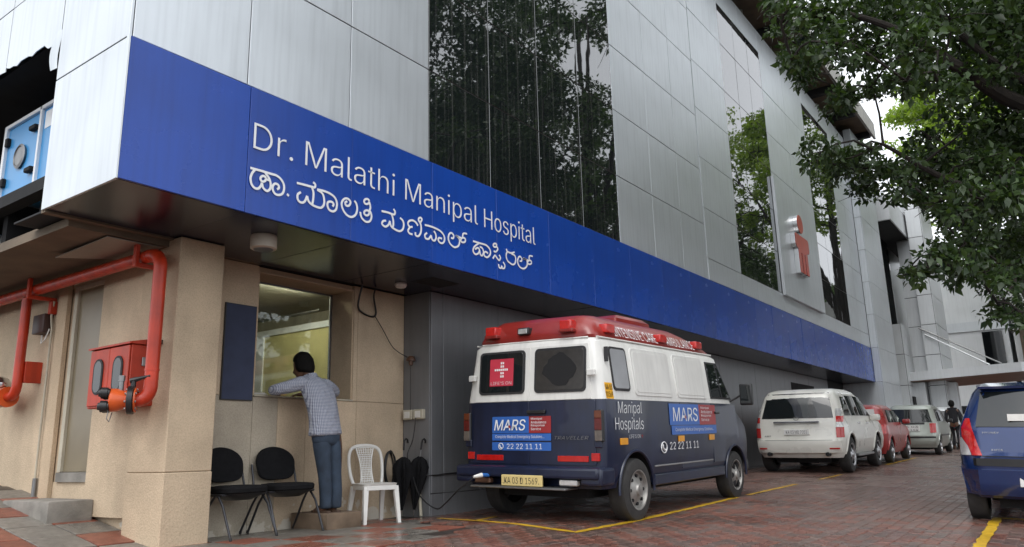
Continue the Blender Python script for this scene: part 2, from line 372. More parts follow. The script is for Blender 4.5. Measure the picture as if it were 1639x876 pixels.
for k, l in stuff.items():
    base = np.array(pavers[k][0].v); F = np.array([list(f) for f in pavers[k][0].f if len(f) == 4]); nb = len(base)
    V = []; Q = []; CAP = []
    for i, (x, y, z, ro) in enumerate(l):
        b = base.copy(); b[:, 2] += z+b[:, 1]*ro[0]-b[:, 0]*ro[1]; b[:, 0] += x; b[:, 1] += y; V.append(b); Q += (F+i*nb).tolist(); CAP.append(tuple(range(i*nb+20, i*nb+30)))
    mb = MB(); mb.v = np.concatenate(V).tolist(); mb.f = Q+CAP; mb.m = [0]*len(mb.f)
    o = link('pavers', mb.mesh('pavers', M_['pav_'+k], 0, fix=False), road); o['kind'] = 'stuff'
# painted parking lines draped over the blocks
def strip(pts, w, name='parking_line', wob=.012):
    mb = MB(); P = []
    for (a, b) in zip(pts, pts[1:]):
        n = max(2, int(math.dist(a, b)/.12))
        for k in range(n): P.append((a[0]+(b[0]-a[0])*k/n, a[1]+(b[1]-a[1])*k/n))
    P.append(pts[-1]); L_ = []
    for i, p in enumerate(P):
        q = P[min(i+1, len(P)-1)]; r = P[max(i-1, 0)]; t = Vector((q[0]-r[0], q[1]-r[1])).normalized(); n = Vector((-t.y, t.x))
        a = Vector(p)+n*(w/2+random.uniform(-wob, wob)); b = Vector(p)-n*(w/2+random.uniform(-wob, wob))
        L_ += [(a.x, a.y, gz(*a)+.0165), (b.x, b.y, gz(*b)+.0165)]
    mb.v = L_; mb.f = [(2*i, 2*i+1, 2*i+3, 2*i+2) for i in range(len(P)-1)]; mb.m = [0]*len(mb.f)
    return part(name, mb, M_['yellow'], road, smooth=0)
strip([(6.95,6.12),(6.87,5.55),(6.52,4.02),(7.6,4.03)], .085)
strip([(6.87,5.50),(7.35,5.60)], .06)
strip([(7.55,4.03),(10.9,4.05)], .085)
strip([(11.3,4.05),(13.6,4.02)], .07); strip([(14.9,3.98),(16.4,3.96)], .06)
strip([(6.4,.83),(10.2,.90),(10.22,-.9)], .10)
strip([(20.5,3.9),(24.5,3.9)], .07)
# tiled pavement by the wall
pm = MB(); pm.v = []; 
pav = part('pavement', sheet(rng(1.2, 3.6, .4)+rng(3.7, 4.3, .1)+rng(4.6, 7.2, .4), rng(4.0, 9.6, .2), -.006), M_['mortar'], smooth=60)
tag(pav, 'wet footpath of worn red and grey square tiles beside the tan wall', 'pavement', kind='structure')
TS = .41
def tile_mesh(m):
    mb = MB(); h = TS/2-.004
    def o(a, z): return [(-a, -a, z), (a, -a, z), (a, a, z), (-a, a, z)]
    mb.loft([o(h, -.02), o(h, .007), o(h-.006, .011)], caps=False); mb.f.append((8, 9, 10, 11)); mb.m.append(0); return mb.mesh('tile', m, 25)
tiles = {'red': tile_mesh(M_['tile_red']), 'grey': tile_mesh(M_['tile_grey'])}
for i in range(-1, 14):
    for j in range(0, 14):
        x = 1.62+i*TS; y = 4.18+j*TS
        if x > 6.55 or y > 9.4: continue
        if x > 3.75 and y > 6.75: continue
        if x > 3.4 and y < 4.62+.2*(x-4.8)+.2+(max(0, x-6.3)*4): continue
        if x < 3.4 and y < 4.5: continue
        z = gz(x, y); d = .1
        ro = (math.atan((gz(x, y+d)-gz(x, y-d))/(2*d)), -math.atan((gz(x+d, y)-gz(x-d, y))/(2*d)) if x < 3.6 else 0, 0)
        k = 'red' if (i+j) % 2 == 0 else 'grey'
        if random.random() < .16: k = 'grey' if k == 'red' else 'red'
        link('tile', tiles[k], pav, (x, y, z+random.uniform(-.001, .002)), (ro[0]+random.uniform(-.006, .006), ro[1]+random.uniform(-.006, .006), 0))
# ------------------------------------------------------------------ the hospital building
bld = thing('hospital_building', 'long silver clad hospital with blue lettered fascia over a tan ground floor', 'building', (2.645, 5.46, 0))
YF, YP = 5.440, 5.463
TOPZ = 11.6
body = MB()
body.box(5.0, 28.5, 5.489, 14, 2.83, TOPZ); body.box(2.672, 5.0, 5.489, 6.66, 2.83, TOPZ); body.box(2.672, 5.0, 6.66, 14, 4.55, TOPZ)
wall = part('facade_wall', body, M_['joint'], bld, smooth=0)
PMESH = {}
def panel(x0, x1, z0, z1, yf=YP, parent=wall, m='silver', name='panel', gap=.005, th=.024, jit=.0):
    w = round(x1-x0-2*gap, 3); h = round(z1-z0-2*gap, 3); k = ('y', w, h, th, m, name)
    if k not in PMESH: PMESH[k] = MB().rbox(-w/2, w/2, 0, th, -h/2, h/2, .003).mesh(name, M_[m], 30)
    return link(name, PMESH[k], parent, ((x0+x1)/2, yf, (z0+z1)/2), (random.uniform(-jit, jit), 0, random.uniform(-jit, jit)))
def panel_x(y0, y1, z0, z1, xf=2.645, parent=wall, m='silver', name='panel', gap=.005, th=.024, jit=.0):
    w = round(y1-y0-2*gap, 3); h = round(z1-z0-2*gap, 3); k = ('x', w, h, th, m, name)
    if k not in PMESH: PMESH[k] = MB().rbox(0, th, -w/2, w/2, -h/2, h/2, .003).mesh(name, M_[m], 30)
    return link(name, PMESH[k], parent, (xf, (y0+y1)/2, (z0+z1)/2), (0, random.uniform(-jit, jit), random.uniform(-jit, jit)))
rows1 = [3.956, 5.08, 6.24, 7.42, 8.65, 9.85, TOPZ]
def cols(xs, rows, **k):
    for a, b in zip(xs, xs[1:]):
        for c, d in zip(rows, rows[1:]): panel(a, b, c, d, jit=.0022, **k)
cols([2.645+.024, 3.70, 4.88, 6.06], rows1); cols([10.56, 11.85, 13.03, 14.2], rows1)
rows2 = [4.40, 5.45, 6.53, 7.62, 8.70, 9.90, TOPZ]
YS = 5.452
cols([14.2, 16.08], [3.956]+rows2, yf=YS)
xs = [16.08, 17.07, 18.06, 19.05, 20.03, 21.0, 21.97, 22.95, 23.95, 24.95, 25.95]
cols(xs, [3.956, 4.40], yf=YS); cols([19.05, 21.0, 22.95], rows2, yf=YS); cols([25.95, 27.2, 28.5], [3.956]+rows2, yf=YS)
for a, b in ((16.08, 19.05), (22.95, 25.95)): cols([a, (a+b)/2, b], [10.95, TOPZ], yf=YS)
# side face on the left with the torn opening round the air handling unit
for c, d in zip([2.79]+rows1[:3], rows1[:3]+[rows1[3]]): panel_x(5.463, 6.66, c, d, jit=.0015)
for a, b in ((6.66, 7.78), (7.78, 8.95), (8.95, 10.1), (10.1, 11.4), (11.4, 12.7), (12.7, 13.98)):
    for c, d in zip(rows1[1:3], rows1[2:4]): panel_x(a, b, c, d, jit=.0015)
for c, d in zip(rows1[3:-1], rows1[4:]):
    for a, b in ((5.463, 6.66), (6.66, 7.78), (7.78, 8.95), (8.95, 10.1), (10.1, 11.4), (11.4, 12.7), (12.7, 13.98)): panel_x(a, b, c, d)
def torn(y0, y1, seed, lo0, lo1):
    rr = random.Random(seed); n = 14; pts = []
    for k in range(n+1):
        t = k/n; pts.append((y0+.005+(y1-y0-.01)*t, lo0+(lo1-lo0)*t+rr.uniform(-.035, .035)))
    poly = pts+[(y1-.005, 5.075), (y0+.005, 5.075)]; return MB().prism(poly, 2.645, 2.652, 'yz')
part('torn_panel', torn(6.66, 7.78, 2, 4.36, 4.43), M_['silver'], wall, smooth=0)
part('torn_panel', torn(7.78, 8.95, 5, 4.40, 4.42), M_['silver'], wall, smooth=0)
part('torn_panel', torn(8.95, 10.1, 9, 4.43, 4.40), M_['silver'], wall, smooth=0)
part('torn_panel', torn(10.1, 11.4, 12, 4.40, 4.46), M_['silver'], wall, smooth=0); part('torn_panel', torn(11.4, 12.7, 13, 4.46, 4.42), M_['silver'], wall, smooth=0); part('torn_panel', torn(12.7, 13.98, 14, 4.42, 4.48), M_['silver'], wall, smooth=0)
fl = MB().grid(lambda u, v: (2.645-.02*math.sin(3*v)*u-.012*u, 6.665+.10*u*(1-v*.35)+.02*math.sin(5*v), 4.08+.36*v), 4, 8)
part('torn_flap', fl, M_['silver'], wall)
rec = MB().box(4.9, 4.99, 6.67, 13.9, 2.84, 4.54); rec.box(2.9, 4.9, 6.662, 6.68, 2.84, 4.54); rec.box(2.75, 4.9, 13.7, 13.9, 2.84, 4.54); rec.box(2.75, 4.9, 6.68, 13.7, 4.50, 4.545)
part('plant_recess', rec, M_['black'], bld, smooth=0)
led = MB().box(2.92, 4.95, 6.68, 13.9, 2.795, 2.838); led.box(2.88, 3.83, 6.68, 13.9, 2.72, 2.794)
part('ledge', led, M_['brownconc'], bld, smooth=0)
# blue fascia
fas = part('fascia', MB().box(2.672, 28.48, 5.466, 5.488, 2.80, 3.955), M_['joint'], bld, smooth=0)
fx = [2.645]+[3.73+1.18*k for k in range(21)]+[28.49]
for a, b in zip(fx, fx[1:]): panel(a, b, 2.79, 3.950, yf=YF, parent=fas, m='blue', name='fascia_panel', gap=.003, jit=.007)
part('edge_trim', MB().box(2.632, 2.6445, 5.435, 5.4725, 2.79, 3.95), M_['silver'], fas, smooth=0)
# lettering
def word(s, x0, x1, z0, h):
    part('lettering', text(MB(), s, (x0, YF-.004, z0), (1,0,0), (0,0,1), x1-x0, h, depth=.004, bold=-.006), M_['letter'], fas, smooth=0)
def letter_d(x, z, w, h, s, y0, y1):
    a = .42*w; n = 14
    def path(i):
        P = [(x+i, z+i), (x+a, z+i)]+[(x+a+(w-a-i)*math.sin(math.pi*k/n), z+h/2-(h/2-i)*math.cos(math.pi*k/n)) for k in range(1, n)]+[(x+a, z+h-i), (x+i, z+h-i)]; return P
    O, I = path(0), path(s); m = len(O); mb = MB()
    for P, y in ((O, y0), (I, y0), (O, y1), (I, y1)): mb.v += [(u, y, v) for u, v in P]
    for k in range(m):
        j = (k+1) % m; mb.f += [(2*m+k, 2*m+j, 3*m+j, 3*m+k), (k, j, 2*m+j, 2*m+k), (m+k, m+j, 3*m+j, 3*m+k)]
    mb.m = [0]*len(mb.f); return mb
part('lettering', letter_d(3.775, 3.385, .192, .235, .020, YF-.002, YF-.008), M_['letter'], fas, smooth=0)
word('r.', 4.025, 4.195, 3.385, .180); word('Malathi', 4.335, 5.50, 3.392, .245); word('Manipal', 5.66, 6.895, 3.335, .305); word('Hospital', 7.02, 8.105, 3.335, .305)
KAN = [[[(3.756,3.194),(3.805,3.196),(3.88,3.199),(3.967,3.2),(4.026,3.201),(4.072,3.182),(4.104,3.147),(4.113,3.102),(4.099,3.054),(4.06,3.029),(4.021,3.029),(3.995,3.057),(3.993,3.095),(4.016,3.123),(4.048,3.119),(4.058,3.095),(4.038,3.076)],[(3.805,3.194),(3.777,3.154),(3.763,3.104),(3.774,3.056),(3.805,3.027),(3.843,3.03),(3.869,3.061),(3.879,3.091)],[(3.879,3.091),(3.894,3.051),(3.933,3.032),(3.963,3.057),(3.97,3.097),(3.959,3.137),(3.938,3.166),(3.905,3.191)],[(3.917,3.14),(3.91,3.12),(3.89,3.107),(3.87,3.109),(3.861,3.124),(3.868,3.144),(3.887,3.157),(3.908,3.156),(3.917,3.14)],[(3.917,3.136),(3.949,3.136)],[(4.146,3.06),(4.167,3.048)]],[[(4.25,3.194),(4.323,3.199),(4.419,3.203),(4.454,3.207),(4.459,3.236),(4.434,3.252)],[(4.42,3.201),(4.441,3.154),(4.441,3.091),(4.432,3.033)],[(4.297,3.118),(4.267,3.092),(4.261,3.06),(4.274,3.03),(4.312,3.022),(4.346,3.044),(4.37,3.101)],[(4.37,3.101),(4.388,3.055),(4.429,3.032),(4.481,3.024),(4.536,3.029),(4.568,3.069),(4.568,3.123),(4.544,3.172),(4.483,3.191)],[(4.483,3.194),(4.563,3.2),(4.642,3.193),(4.7,3.167),(4.725,3.117),(4.715,3.055),(4.676,3.027),(4.631,3.034),(4.61,3.07),(4.617,3.104),(4.656,3.118),(4.685,3.103),(4.674,3.075)],[(4.947,3.202),(4.974,3.176),(4.985,3.126),(4.969,3.069),(4.916,3.028),(4.85,3.036),(4.801,3.081),(4.785,3.137),(4.815,3.187),(4.862,3.201),(4.897,3.175),(4.876,3.134),(4.839,3.129),(4.831,3.155),(4.854,3.174)],[(5.144,3.245),(5.134,3.223),(5.109,3.209),(5.084,3.21),(5.074,3.227),(5.083,3.248),(5.108,3.263),(5.133,3.261),(5.144,3.245)],[(5.144,3.238),(5.16,3.188),(5.146,3.146)],[(5.146,3.127),(5.137,3.105),(5.112,3.091),(5.087,3.093),(5.077,3.11),(5.086,3.131),(5.111,3.145),(5.136,3.143),(5.146,3.127)],[(5.025,3.107),(5.042,3.054),(5.099,3.024),(5.155,3.042),(5.177,3.095),(5.161,3.14),(5.146,3.146)]],[[(5.318,3.187),(5.409,3.193),(5.493,3.192),(5.509,3.226),(5.487,3.25)],[(5.459,3.186),(5.482,3.136),(5.486,3.078),(5.472,3.04)],[(5.38,3.099),(5.341,3.087),(5.324,3.052),(5.367,3.033),(5.414,3.062),(5.435,3.109)],[(5.435,3.109),(5.451,3.06),(5.49,3.04),(5.57,3.03),(5.622,3.06),(5.639,3.118),(5.621,3.158),(5.583,3.176)],[(5.772,3.039),(5.726,3.04),(5.704,3.066),(5.733,3.109),(5.771,3.121)],[(5.733,3.109),(5.703,3.139),(5.721,3.175),(5.771,3.195),(5.822,3.185),(5.856,3.155)],[(5.818,3.073),(5.822,3.041),(5.864,3.039),(5.9,3.084),(5.909,3.141),(5.895,3.188),(5.868,3.215),(5.871,3.24),(5.899,3.254),(5.918,3.238),(5.896,3.202)],[(5.966,3.188),(6.062,3.192),(6.176,3.184),(6.242,3.164),(6.284,3.128),(6.289,3.083),(6.258,3.044),(6.208,3.041),(6.184,3.066),(6.2,3.093),(6.245,3.092)],[(6.001,3.106),(5.966,3.076),(5.978,3.04),(6.029,3.045),(6.065,3.092)],[(6.065,3.092),(6.086,3.046),(6.126,3.046),(6.148,3.087),(6.135,3.129),(6.11,3.149)],[(6.403,3.136),(6.437,3.137),(6.45,3.169),(6.412,3.196),(6.369,3.169),(6.356,3.109),(6.394,3.059),(6.462,3.038),(6.532,3.07),(6.554,3.127),(6.534,3.164),(6.49,3.181),(6.587,3.171)],[(6.66,3.163),(6.647,3.14),(6.616,3.126),(6.586,3.128),(6.574,3.145),(6.587,3.168),(6.617,3.183),(6.648,3.181),(6.66,3.163)],[(6.605,3.179),(6.62,3.233),(6.687,3.244)]],[[(6.801,3.181),(6.935,3.182),(7.05,3.182),(7.117,3.146),(7.129,3.093),(7.075,3.04),(7.017,3.041),(7.005,3.075),(7.038,3.1),(7.082,3.087)],[(6.907,3.177),(6.822,3.117),(6.798,3.061),(6.838,3.03),(6.895,3.053),(6.918,3.096),(6.887,3.118),(6.836,3.09)],[(6.918,3.096),(6.936,3.043),(6.97,3.041),(6.994,3.085),(6.972,3.129),(6.925,3.138)],[(7.26,3.225),(7.248,3.206),(7.223,3.195),(7.198,3.196),(7.188,3.21),(7.198,3.228),(7.224,3.24),(7.249,3.238),(7.26,3.225)],[(7.251,3.213),(7.278,3.178),(7.235,3.138),(7.195,3.139)],[(7.178,3.041),(7.219,3.09),(7.262,3.063),(7.302,3.043),(7.331,3.082),(7.304,3.111)],[(7.29,2.994),(7.299,2.956),(7.339,2.953),(7.356,2.987)],[(7.356,2.983),(7.363,2.955),(7.404,2.965),(7.416,3.004),(7.382,3.036)],[(7.455,3.22),(7.474,3.19),(7.553,3.185),(7.628,3.212)],[(7.474,3.19),(7.447,3.134),(7.47,3.075),(7.527,3.05),(7.585,3.042),(7.633,3.07),(7.65,3.124),(7.626,3.168),(7.563,3.174)],[(7.738,3.117),(7.775,3.124),(7.783,3.156),(7.745,3.178),(7.705,3.147),(7.693,3.087),(7.738,3.038),(7.825,3.034),(7.893,3.079),(7.905,3.133),(7.871,3.166),(7.81,3.167),(7.92,3.162)],[(8.004,3.149),(7.99,3.128),(7.957,3.114),(7.926,3.116),(7.914,3.132),(7.928,3.153),(7.96,3.167),(7.992,3.165),(8.004,3.149)],[(7.947,3.165),(7.959,3.225),(8.031,3.234)]]]
def crom(P, n=4):
    if len(P) < 3: return P
    o = []
    for i in range(len(P)-1):
        p0, p1, p2, p3 = P[max(i-1, 0)], P[i], P[i+1], P[min(i+2, len(P)-1)]
        for k in range(n):
            t = k/n; o.append(tuple(.5*(2*b+(c-a)*t+(2*a-5*b+4*c-d)*t*t+(3*b-a-3*c+d)*t**3) for a, b, c, d in zip(p0, p1, p2, p3)))
    return o+[P[-1]]
def brush(mb, P, w, y, th):
    P = crom(P); L_ = []; m = len(P)
    for i, p in enumerate(P):
        q = P[min(i+1, m-1)]; r = P[max(i-1, 0)]; dx, dz = q[0]-r[0], q[1]-r[1]; l = math.hypot(dx, dz) or 1; nx, nz = -dz/l*w/2, dx/l*w/2
        L_.append([(p[0]+nx, y, p[1]+nz), (p[0]-nx, y, p[1]-nz), (p[0]-nx, y-th, p[1]-nz), (p[0]+nx, y-th, p[1]+nz)])
    mb.loft(L_)
for W_ in KAN:
    mb = MB()
    for k, st in enumerate(W_): brush(mb, st, .0215, YF-.004-.0004*(k % 5), .003)
    part('lettering', mb, M_['letter'], fas, smooth=0)
# big dark window and the two slit windows: each pane on its own
def window(xs, rows, yf, label=None):
    fr = MB().box(xs[0]+.004, xs[-1]-.004, yf+.010, 5.4885, rows[0]+.004, rows[-1]-.004)
    w = part('window', fr, M_['dullmetal'], bld, smooth=0)
    for a, b in zip(xs, xs[1:]):
        for c, d in zip(rows, rows[1:]): panel(a, b, c, d, yf=yf, parent=w, m='glass', name='pane', gap=.006, th=.009, jit=.0035)
    return w
window([6.06, 7.20, 8.32, 9.44, 10.56], rows1[:-1]+[11.0, TOPZ], 5.466)
window([16.08, 17.07, 18.06, 19.05], rows2[:-1]+[10.95], 5.456); window([22.95, 23.95, 24.95, 25.95], rows2[:-1]+[10.95], 5.456)
# emblem on its raised panel
emb = part('emblem_panel', MB().rbox(18.95, 22.55, 5.37, 5.4505, 4.36, 7.45, .006), M_['silver'], bld)
EX = 20.45
part('emblem', MB().cyl((EX, 5.368, 6.47), (EX, 5.25, 6.47), .26, n=28), [M_['chrome']], emb)
part('emblem', MB().cyl((EX, 5.2485, 6.47), (EX, 5.240, 6.47), .25, n=28), mat('emblem_red', (.48,.045,.02), .3, 0, .1), emb)
bp = [(-.66,6.10),(-.60,6.14),(.60,6.14),(.68,6.06),(.68,5.82),(.60,5.74),(.44,5.74),(.44,5.10),(.20,5.10),(.20,5.66),(.12,5.66),(.12,5.10),(-.12,5.10),(-.12,5.66),(-.20,5.66),(-.20,5.10),(-.44,5.10),(-.44,5.74),(-.58,5.76),(-.66,5.84)]
part('emblem', MB().prism([(EX+a*.92, b) for a, b in bp], 5.368, 5.25), M_['chrome'], emb, smooth=0)
part('emblem', MB().prism([(EX+a*.90, b*1.0+(5.7-b)*.02) for a, b in bp], 5.2485, 5.24), bpy.data.materials['emblem_red'], emb, smooth=0)
# corner column at the far end of the fascia and the roof overhang
colm = part('corner_column', MB().box(28.53, 31.58, 5.225, 9, 0, 11.9), M_['joint'], bld, smooth=0)
cr = [gz(29, 5)-.05, 1.35, 2.79, 3.95, 5.1, 6.25, 7.4, 8.6, 9.8, 11.0, 11.95]
for c, d in zip(cr, cr[1:]):
    panel(28.5, 30.04, c, d, yf=5.2, parent=colm); panel(30.04, 31.6, c, d, yf=5.2, parent=colm)
    if c > 2.7: panel_x(5.226, 5.448 if c > 3.9 else 5.438, c, d, xf=28.505, parent=colm)
    elif c < 2.7: panel_x(5.226, 6.5, c, d, xf=28.505, parent=colm)
    panel_x(5.226, 9, c, d, xf=31.582, parent=colm)
rs = MB().box(14.0, 30.6, 4.80, 7.5, 12.22, 12.60)
roof = part('roof_slab', rs, M_['brownconc'], bld, smooth=0)
part('slab_edge', MB().box(14.0, 30.7, 4.72, 4.798, 12.12, 12.75), M_['lightconc'], roof, smooth=0)
for x in rng(15.2, 30, 2.45): part('beam', MB().box(x, x+.22, 4.80, 7.4, 12.0, 12.219), M_['joint'], roof, smooth=0)
for x in rng(16.4, 30, 2.45): part('post', MB().cyl((x, 5.75, TOPZ), (x, 5.75, 12.22), .06, n=10), M_['letter'], roof)
part('parapet', MB().box(2.64, 28.5, 5.47, 14, TOPZ+.004, TOPZ+.05), M_['silver'], bld, smooth=0)
# soffit
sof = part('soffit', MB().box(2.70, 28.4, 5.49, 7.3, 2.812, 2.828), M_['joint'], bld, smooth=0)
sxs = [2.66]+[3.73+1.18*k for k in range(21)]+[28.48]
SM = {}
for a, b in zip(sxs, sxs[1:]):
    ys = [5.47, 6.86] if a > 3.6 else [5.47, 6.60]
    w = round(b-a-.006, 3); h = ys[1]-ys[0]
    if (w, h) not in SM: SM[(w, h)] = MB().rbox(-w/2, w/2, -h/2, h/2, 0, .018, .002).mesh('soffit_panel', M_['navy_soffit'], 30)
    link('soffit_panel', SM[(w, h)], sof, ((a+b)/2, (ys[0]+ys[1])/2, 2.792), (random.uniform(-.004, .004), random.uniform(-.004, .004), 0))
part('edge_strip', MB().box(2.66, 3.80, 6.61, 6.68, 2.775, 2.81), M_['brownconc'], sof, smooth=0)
part('hatch', MB().box(6.62, 7.12, 5.9, 6.25, 2.7895, 2.7915), M_['black'], sof, smooth=0)
# ground floor: tan walls of large slabs, pilaster, window opening, room behind
WY = 6.917
gw = part('ground_floor_wall', MB().box(4.20, 4.965, WY+.02, 7.34, -.1, 2.79).box(4.965, 6.335, WY+.02, 7.34, -.1, 1.395).box(6.335, 7.2, WY+.02, 7.34, -.1, 2.79).box(4.965, 6.335, 6.96, 7.34, 2.74, 2.79), M_['tansmooth'], bld, smooth=0)
def slab(x0, x1, z0, z1, m='tan'): return part('wall_panel', MB().rbox(x0+.002, x1-.002, WY, WY+.0195, z0+.002, z1-.002, .003), M_[m], gw)
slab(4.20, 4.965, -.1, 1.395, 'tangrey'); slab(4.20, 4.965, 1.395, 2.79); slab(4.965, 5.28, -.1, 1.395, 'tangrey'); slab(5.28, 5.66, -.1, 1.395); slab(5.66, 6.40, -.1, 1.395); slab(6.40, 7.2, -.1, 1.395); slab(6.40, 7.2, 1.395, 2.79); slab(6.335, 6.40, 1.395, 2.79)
part('sill', MB().rbox(4.966, 6.334, 6.90, 7.335, 1.3955, 1.412, .003), M_['cream'], gw)
part('reveal', MB().box(6.315, 6.334, 6.93, 7.33, 1.413, 2.738).box(4.966, 4.985, 6.93, 7.33, 1.413, 2.738).box(4.986, 6.314, 6.93, 7.33, 2.72, 2.738), M_['tansmooth'], gw, smooth=0)
wn = part('window_frame', MB().box(4.986, 5.005, 7.29, 7.325, 1.413, 2.719).box(6.295, 6.314, 7.29, 7.325, 1.413, 2.719).box(5.005, 6.295, 7.29, 7.325, 2.70, 2.719).box(5.005, 6.295, 7.29, 7.325, 1.413, 1.425), M_['dullmetal'], gw, smooth=0)
part('pane', MB().box(5.006, 6.294, 7.306, 7.310, 1.426, 2.699), M_['clear'], wn, smooth=0)
room = part('room', MB().box(4.0, 4.05, 7.35, 10.5, 0, 2.78).box(7.10, 7.15, 7.35, 10.5, 0, 2.78).box(4.0, 7.15, 10.5, 10.55, 0, 2.78).box(4.0, 7.15, 7.35, 10.5, -.05, 0).box(4.05, 7.1, 7.345, 10.5, 2.76, 2.78), M_['cream'], bld, smooth=0)
added_lamp_mat, _t, _p = newmat('added_tube_glow'); _p.inputs['Emission Color'].default_value = (1,.96,.82,1); _p.inputs['Emission Strength'].default_value = 110; _p.inputs['Base Color'].default_value = (.8,.8,.8,1)  # glow for the added tube that lifts the otherwise dark room
pt = part('partition', MB().box(6.42, 6.46, 7.40, 8.75, .02, 2.36), mat('yellow_green_board', (.62,.56,.27), .5, 0, .08), room, smooth=0)
part('partition_rail', MB().box(6.40, 6.48, 7.38, 8.95, 2.361, 2.44).box(6.40, 6.48, 8.751, 8.95, .02, 2.36), M_['letter'], pt, smooth=0)
part('curtain_rod', MB().cyl((6.2, 7.4, 2.53), (6.2, 10, 2.53), .012, n=8), M_['dullmetal'], room)
tl = part('added_tube_light', MB().box(5.3, 6.1, 7.36, 7.46, 2.748, 2.7595), M_['whitepl'], room, smooth=0); part('tube', MB().cyl((5.32, 7.41, 2.736), (6.08, 7.41, 2.736), .011, n=10), added_lamp_mat, tl)  # tube added out of view to brighten the room; no fixture is visible
part('counter', MB().box(4.1, 6.4, 7.36, 7.8, 1.0, 1.04), M_['cream'], room, smooth=0)
pil = part('pilaster', MB().rbox(3.79, 4.25, 6.48, 7.1, .665, 2.788, .008), M_['tan2'], bld)
part('plinth', MB().rbox(3.785, 4.254, 6.475, 7.1, -.1, .662, .008), M_['tan2'], pil)
sw = part('side_wall', MB().box(3.86, 4.0, 6.56, 7.93, .26, 2.75).box(3.86, 4.0, 8.86, 14, .1, 2.75).box(3.86, 4.0, 7.93, 8.86, 2.62, 2.75).box(3.90, 4.0, 6.6, 14, -.1, .259).box(3.86, 4.0, 7.93, 8.86, .26, .58), M_['tan'], bld, smooth=0)
part('wall_panel', MB().rbox(3.83, 3.859, 6.62, 7.93, .262, 2.74, .004), M_['tan'], sw)
part('wall_panel', MB().rbox(3.83, 3.859, 8.86, 11.2, .10, 2.74, .004), M_['tan'], sw)
part('wall_panel', MB().rbox(3.81, 3.859, 8.66, 8.858, .20, 2.74, .004), M_['tansmooth'], sw)
dr = part('door', MB().box(3.875, 3.890, 7.935, 8.52, .68, 2.57), mat('frosted_panel', (.22,.18,.115), .35, 0, .1, 3), sw, smooth=0)
part('door_frame', MB().box(3.845, 3.874, 8.50, 8.57, .68, 2.615).box(3.85, 3.874, 7.935, 8.50, 2.571, 2.615), M_['cream'], dr, smooth=0)
part('jamb', MB().box(3.872, 4.0, 8.571, 8.86, .581, 2.619), M_['tansmooth'], dr, smooth=0)
part('threshold', MB().box(3.835, 3.874, 7.935, 8.57, .581, .675), M_['concrete'], dr, smooth=0)
st = part('door_step', MB().rbox(3.42, 3.828, 7.72, 8.68, .02, .425, .012, 2), M_['concrete']); tag(st, 'cracked grey concrete block step below the narrow door', 'step')
# grey steel walls under the overhang
stw = part('steel_wall', MB().box(7.21, 28.4, 6.475, 7.3, -.1, 2.79).box(7.21, 7.3, 6.475, 6.95, -.1, 2.79), M_['joint'], bld, smooth=0)
for a, b in zip([7.20, 7.43]+[8.62+1.19*k for k in range(15)], [7.43]+[8.62+1.19*k for k in range(15)]+[26.3]):
    panel(a, b, .30, 2.79, yf=6.45, parent=stw, m='steel', name='wall_panel', gap=.004, jit=.002); panel(a, b, -.1, .30, yf=6.452, parent=stw, m='steel', name='wall_panel', gap=.003)
panel_x(6.474, 6.915, -.1, 2.79, xf=7.196, parent=stw, m='steel', name='wall_panel', th=.013, gap=.001)
part('doorway', MB().box(22.3, 24.6, 6.44, 6.449, .4, 2.5), M_['black'], stw, smooth=0)
# ------------------------------------------------------------------ vehicles
def interp(tab, z, i):
    if z <= tab[0][0]: return tab[0][i]
    for a, b in zip(tab, tab[1:]):
        if z <= b[0]:
            t = (z-a[0])/(b[0]-a[0]) if b[0] > a[0] else 1; return a[i]+(b[i]-a[i])*t
    return tab[-1][i]
def plan_ring(z, xr, xf, w, rr, rf, k=4, ns=10, bow=.02):
    P = []
    def arc(cx, cy, r, a0):
        for i in range(k+1):
            a = R(a0+90*i/k); P.append((cx+r*math.cos(a), cy+r*math.sin(a), z))
    def side(x0, x1, y):
        for i in range(1, ns): P.append((x0+(x1-x0)*i/ns, y, z))
    def end(x, y0, y1, s):
        for i in range(1, 6): t = i/6; P.append((x+s*bow*math.sin(math.pi*t), y0+(y1-y0)*t, z))
    rr = min(rr, w*.9); rf = min(rf, w*.9)
    arc(xr+rr, -w+rr, rr, 180); side(xr+rr, xf-rf, -w); arc(xf-rf, -w+rf, rf, 270); end(xf, -w+rf, w-rf, 1)
    arc(xf-rf, w-rf, rf, 0); side(xf-rf, xr+rr, w); arc(xr+rr, w-rr, rr, 90); end(xr, w-rr, -w+rr, -1)
    return P
def shell(tab, z0, z1, bow=.02, extra=()):
    zs = sorted({z0, z1, *[t[0] for t in tab if z0 < t[0] < z1], *extra})
    mb = MB(); mb.loft([plan_ring(z, *[interp(tab, z, i) for i in range(1, 6)], bow=bow) for z in zs]); return mb
def cut_arches(mb, mats, arches, w, name):
    me = mb.mesh(name, mats, 0); o = bpy.data.objects.new('tmp', me); COL.objects.link(o); kill = []
    for (x, z, r) in arches:
        c = MB()
        c.cyl((x, -w-.3, z), (x, -w+.34, z), r, n=28); c.cyl((x, w-.34, z), (x, w+.3, z), r, n=28)
        cm = c.mesh('c', [mats[-1]], 0); co = bpy.data.objects.new('c', cm); COL.objects.link(co)
        md = o.modifiers.new('b', 'BOOLEAN'); md.operation = 'DIFFERENCE'; md.object = co; md.solver = 'EXACT'; md.material_mode = 'TRANSFER'; kill.append(co)
    bpy.context.view_layer.update(); r = bake(o)
    for k in kill: d = k.data; bpy.data.objects.remove(k); bpy.data.meshes.remove(d)
    r.polygons.foreach_set('use_smooth', [True]*len(r.polygons)); r.set_sharp_from_angle(angle=R(32)); r.name = name; return r
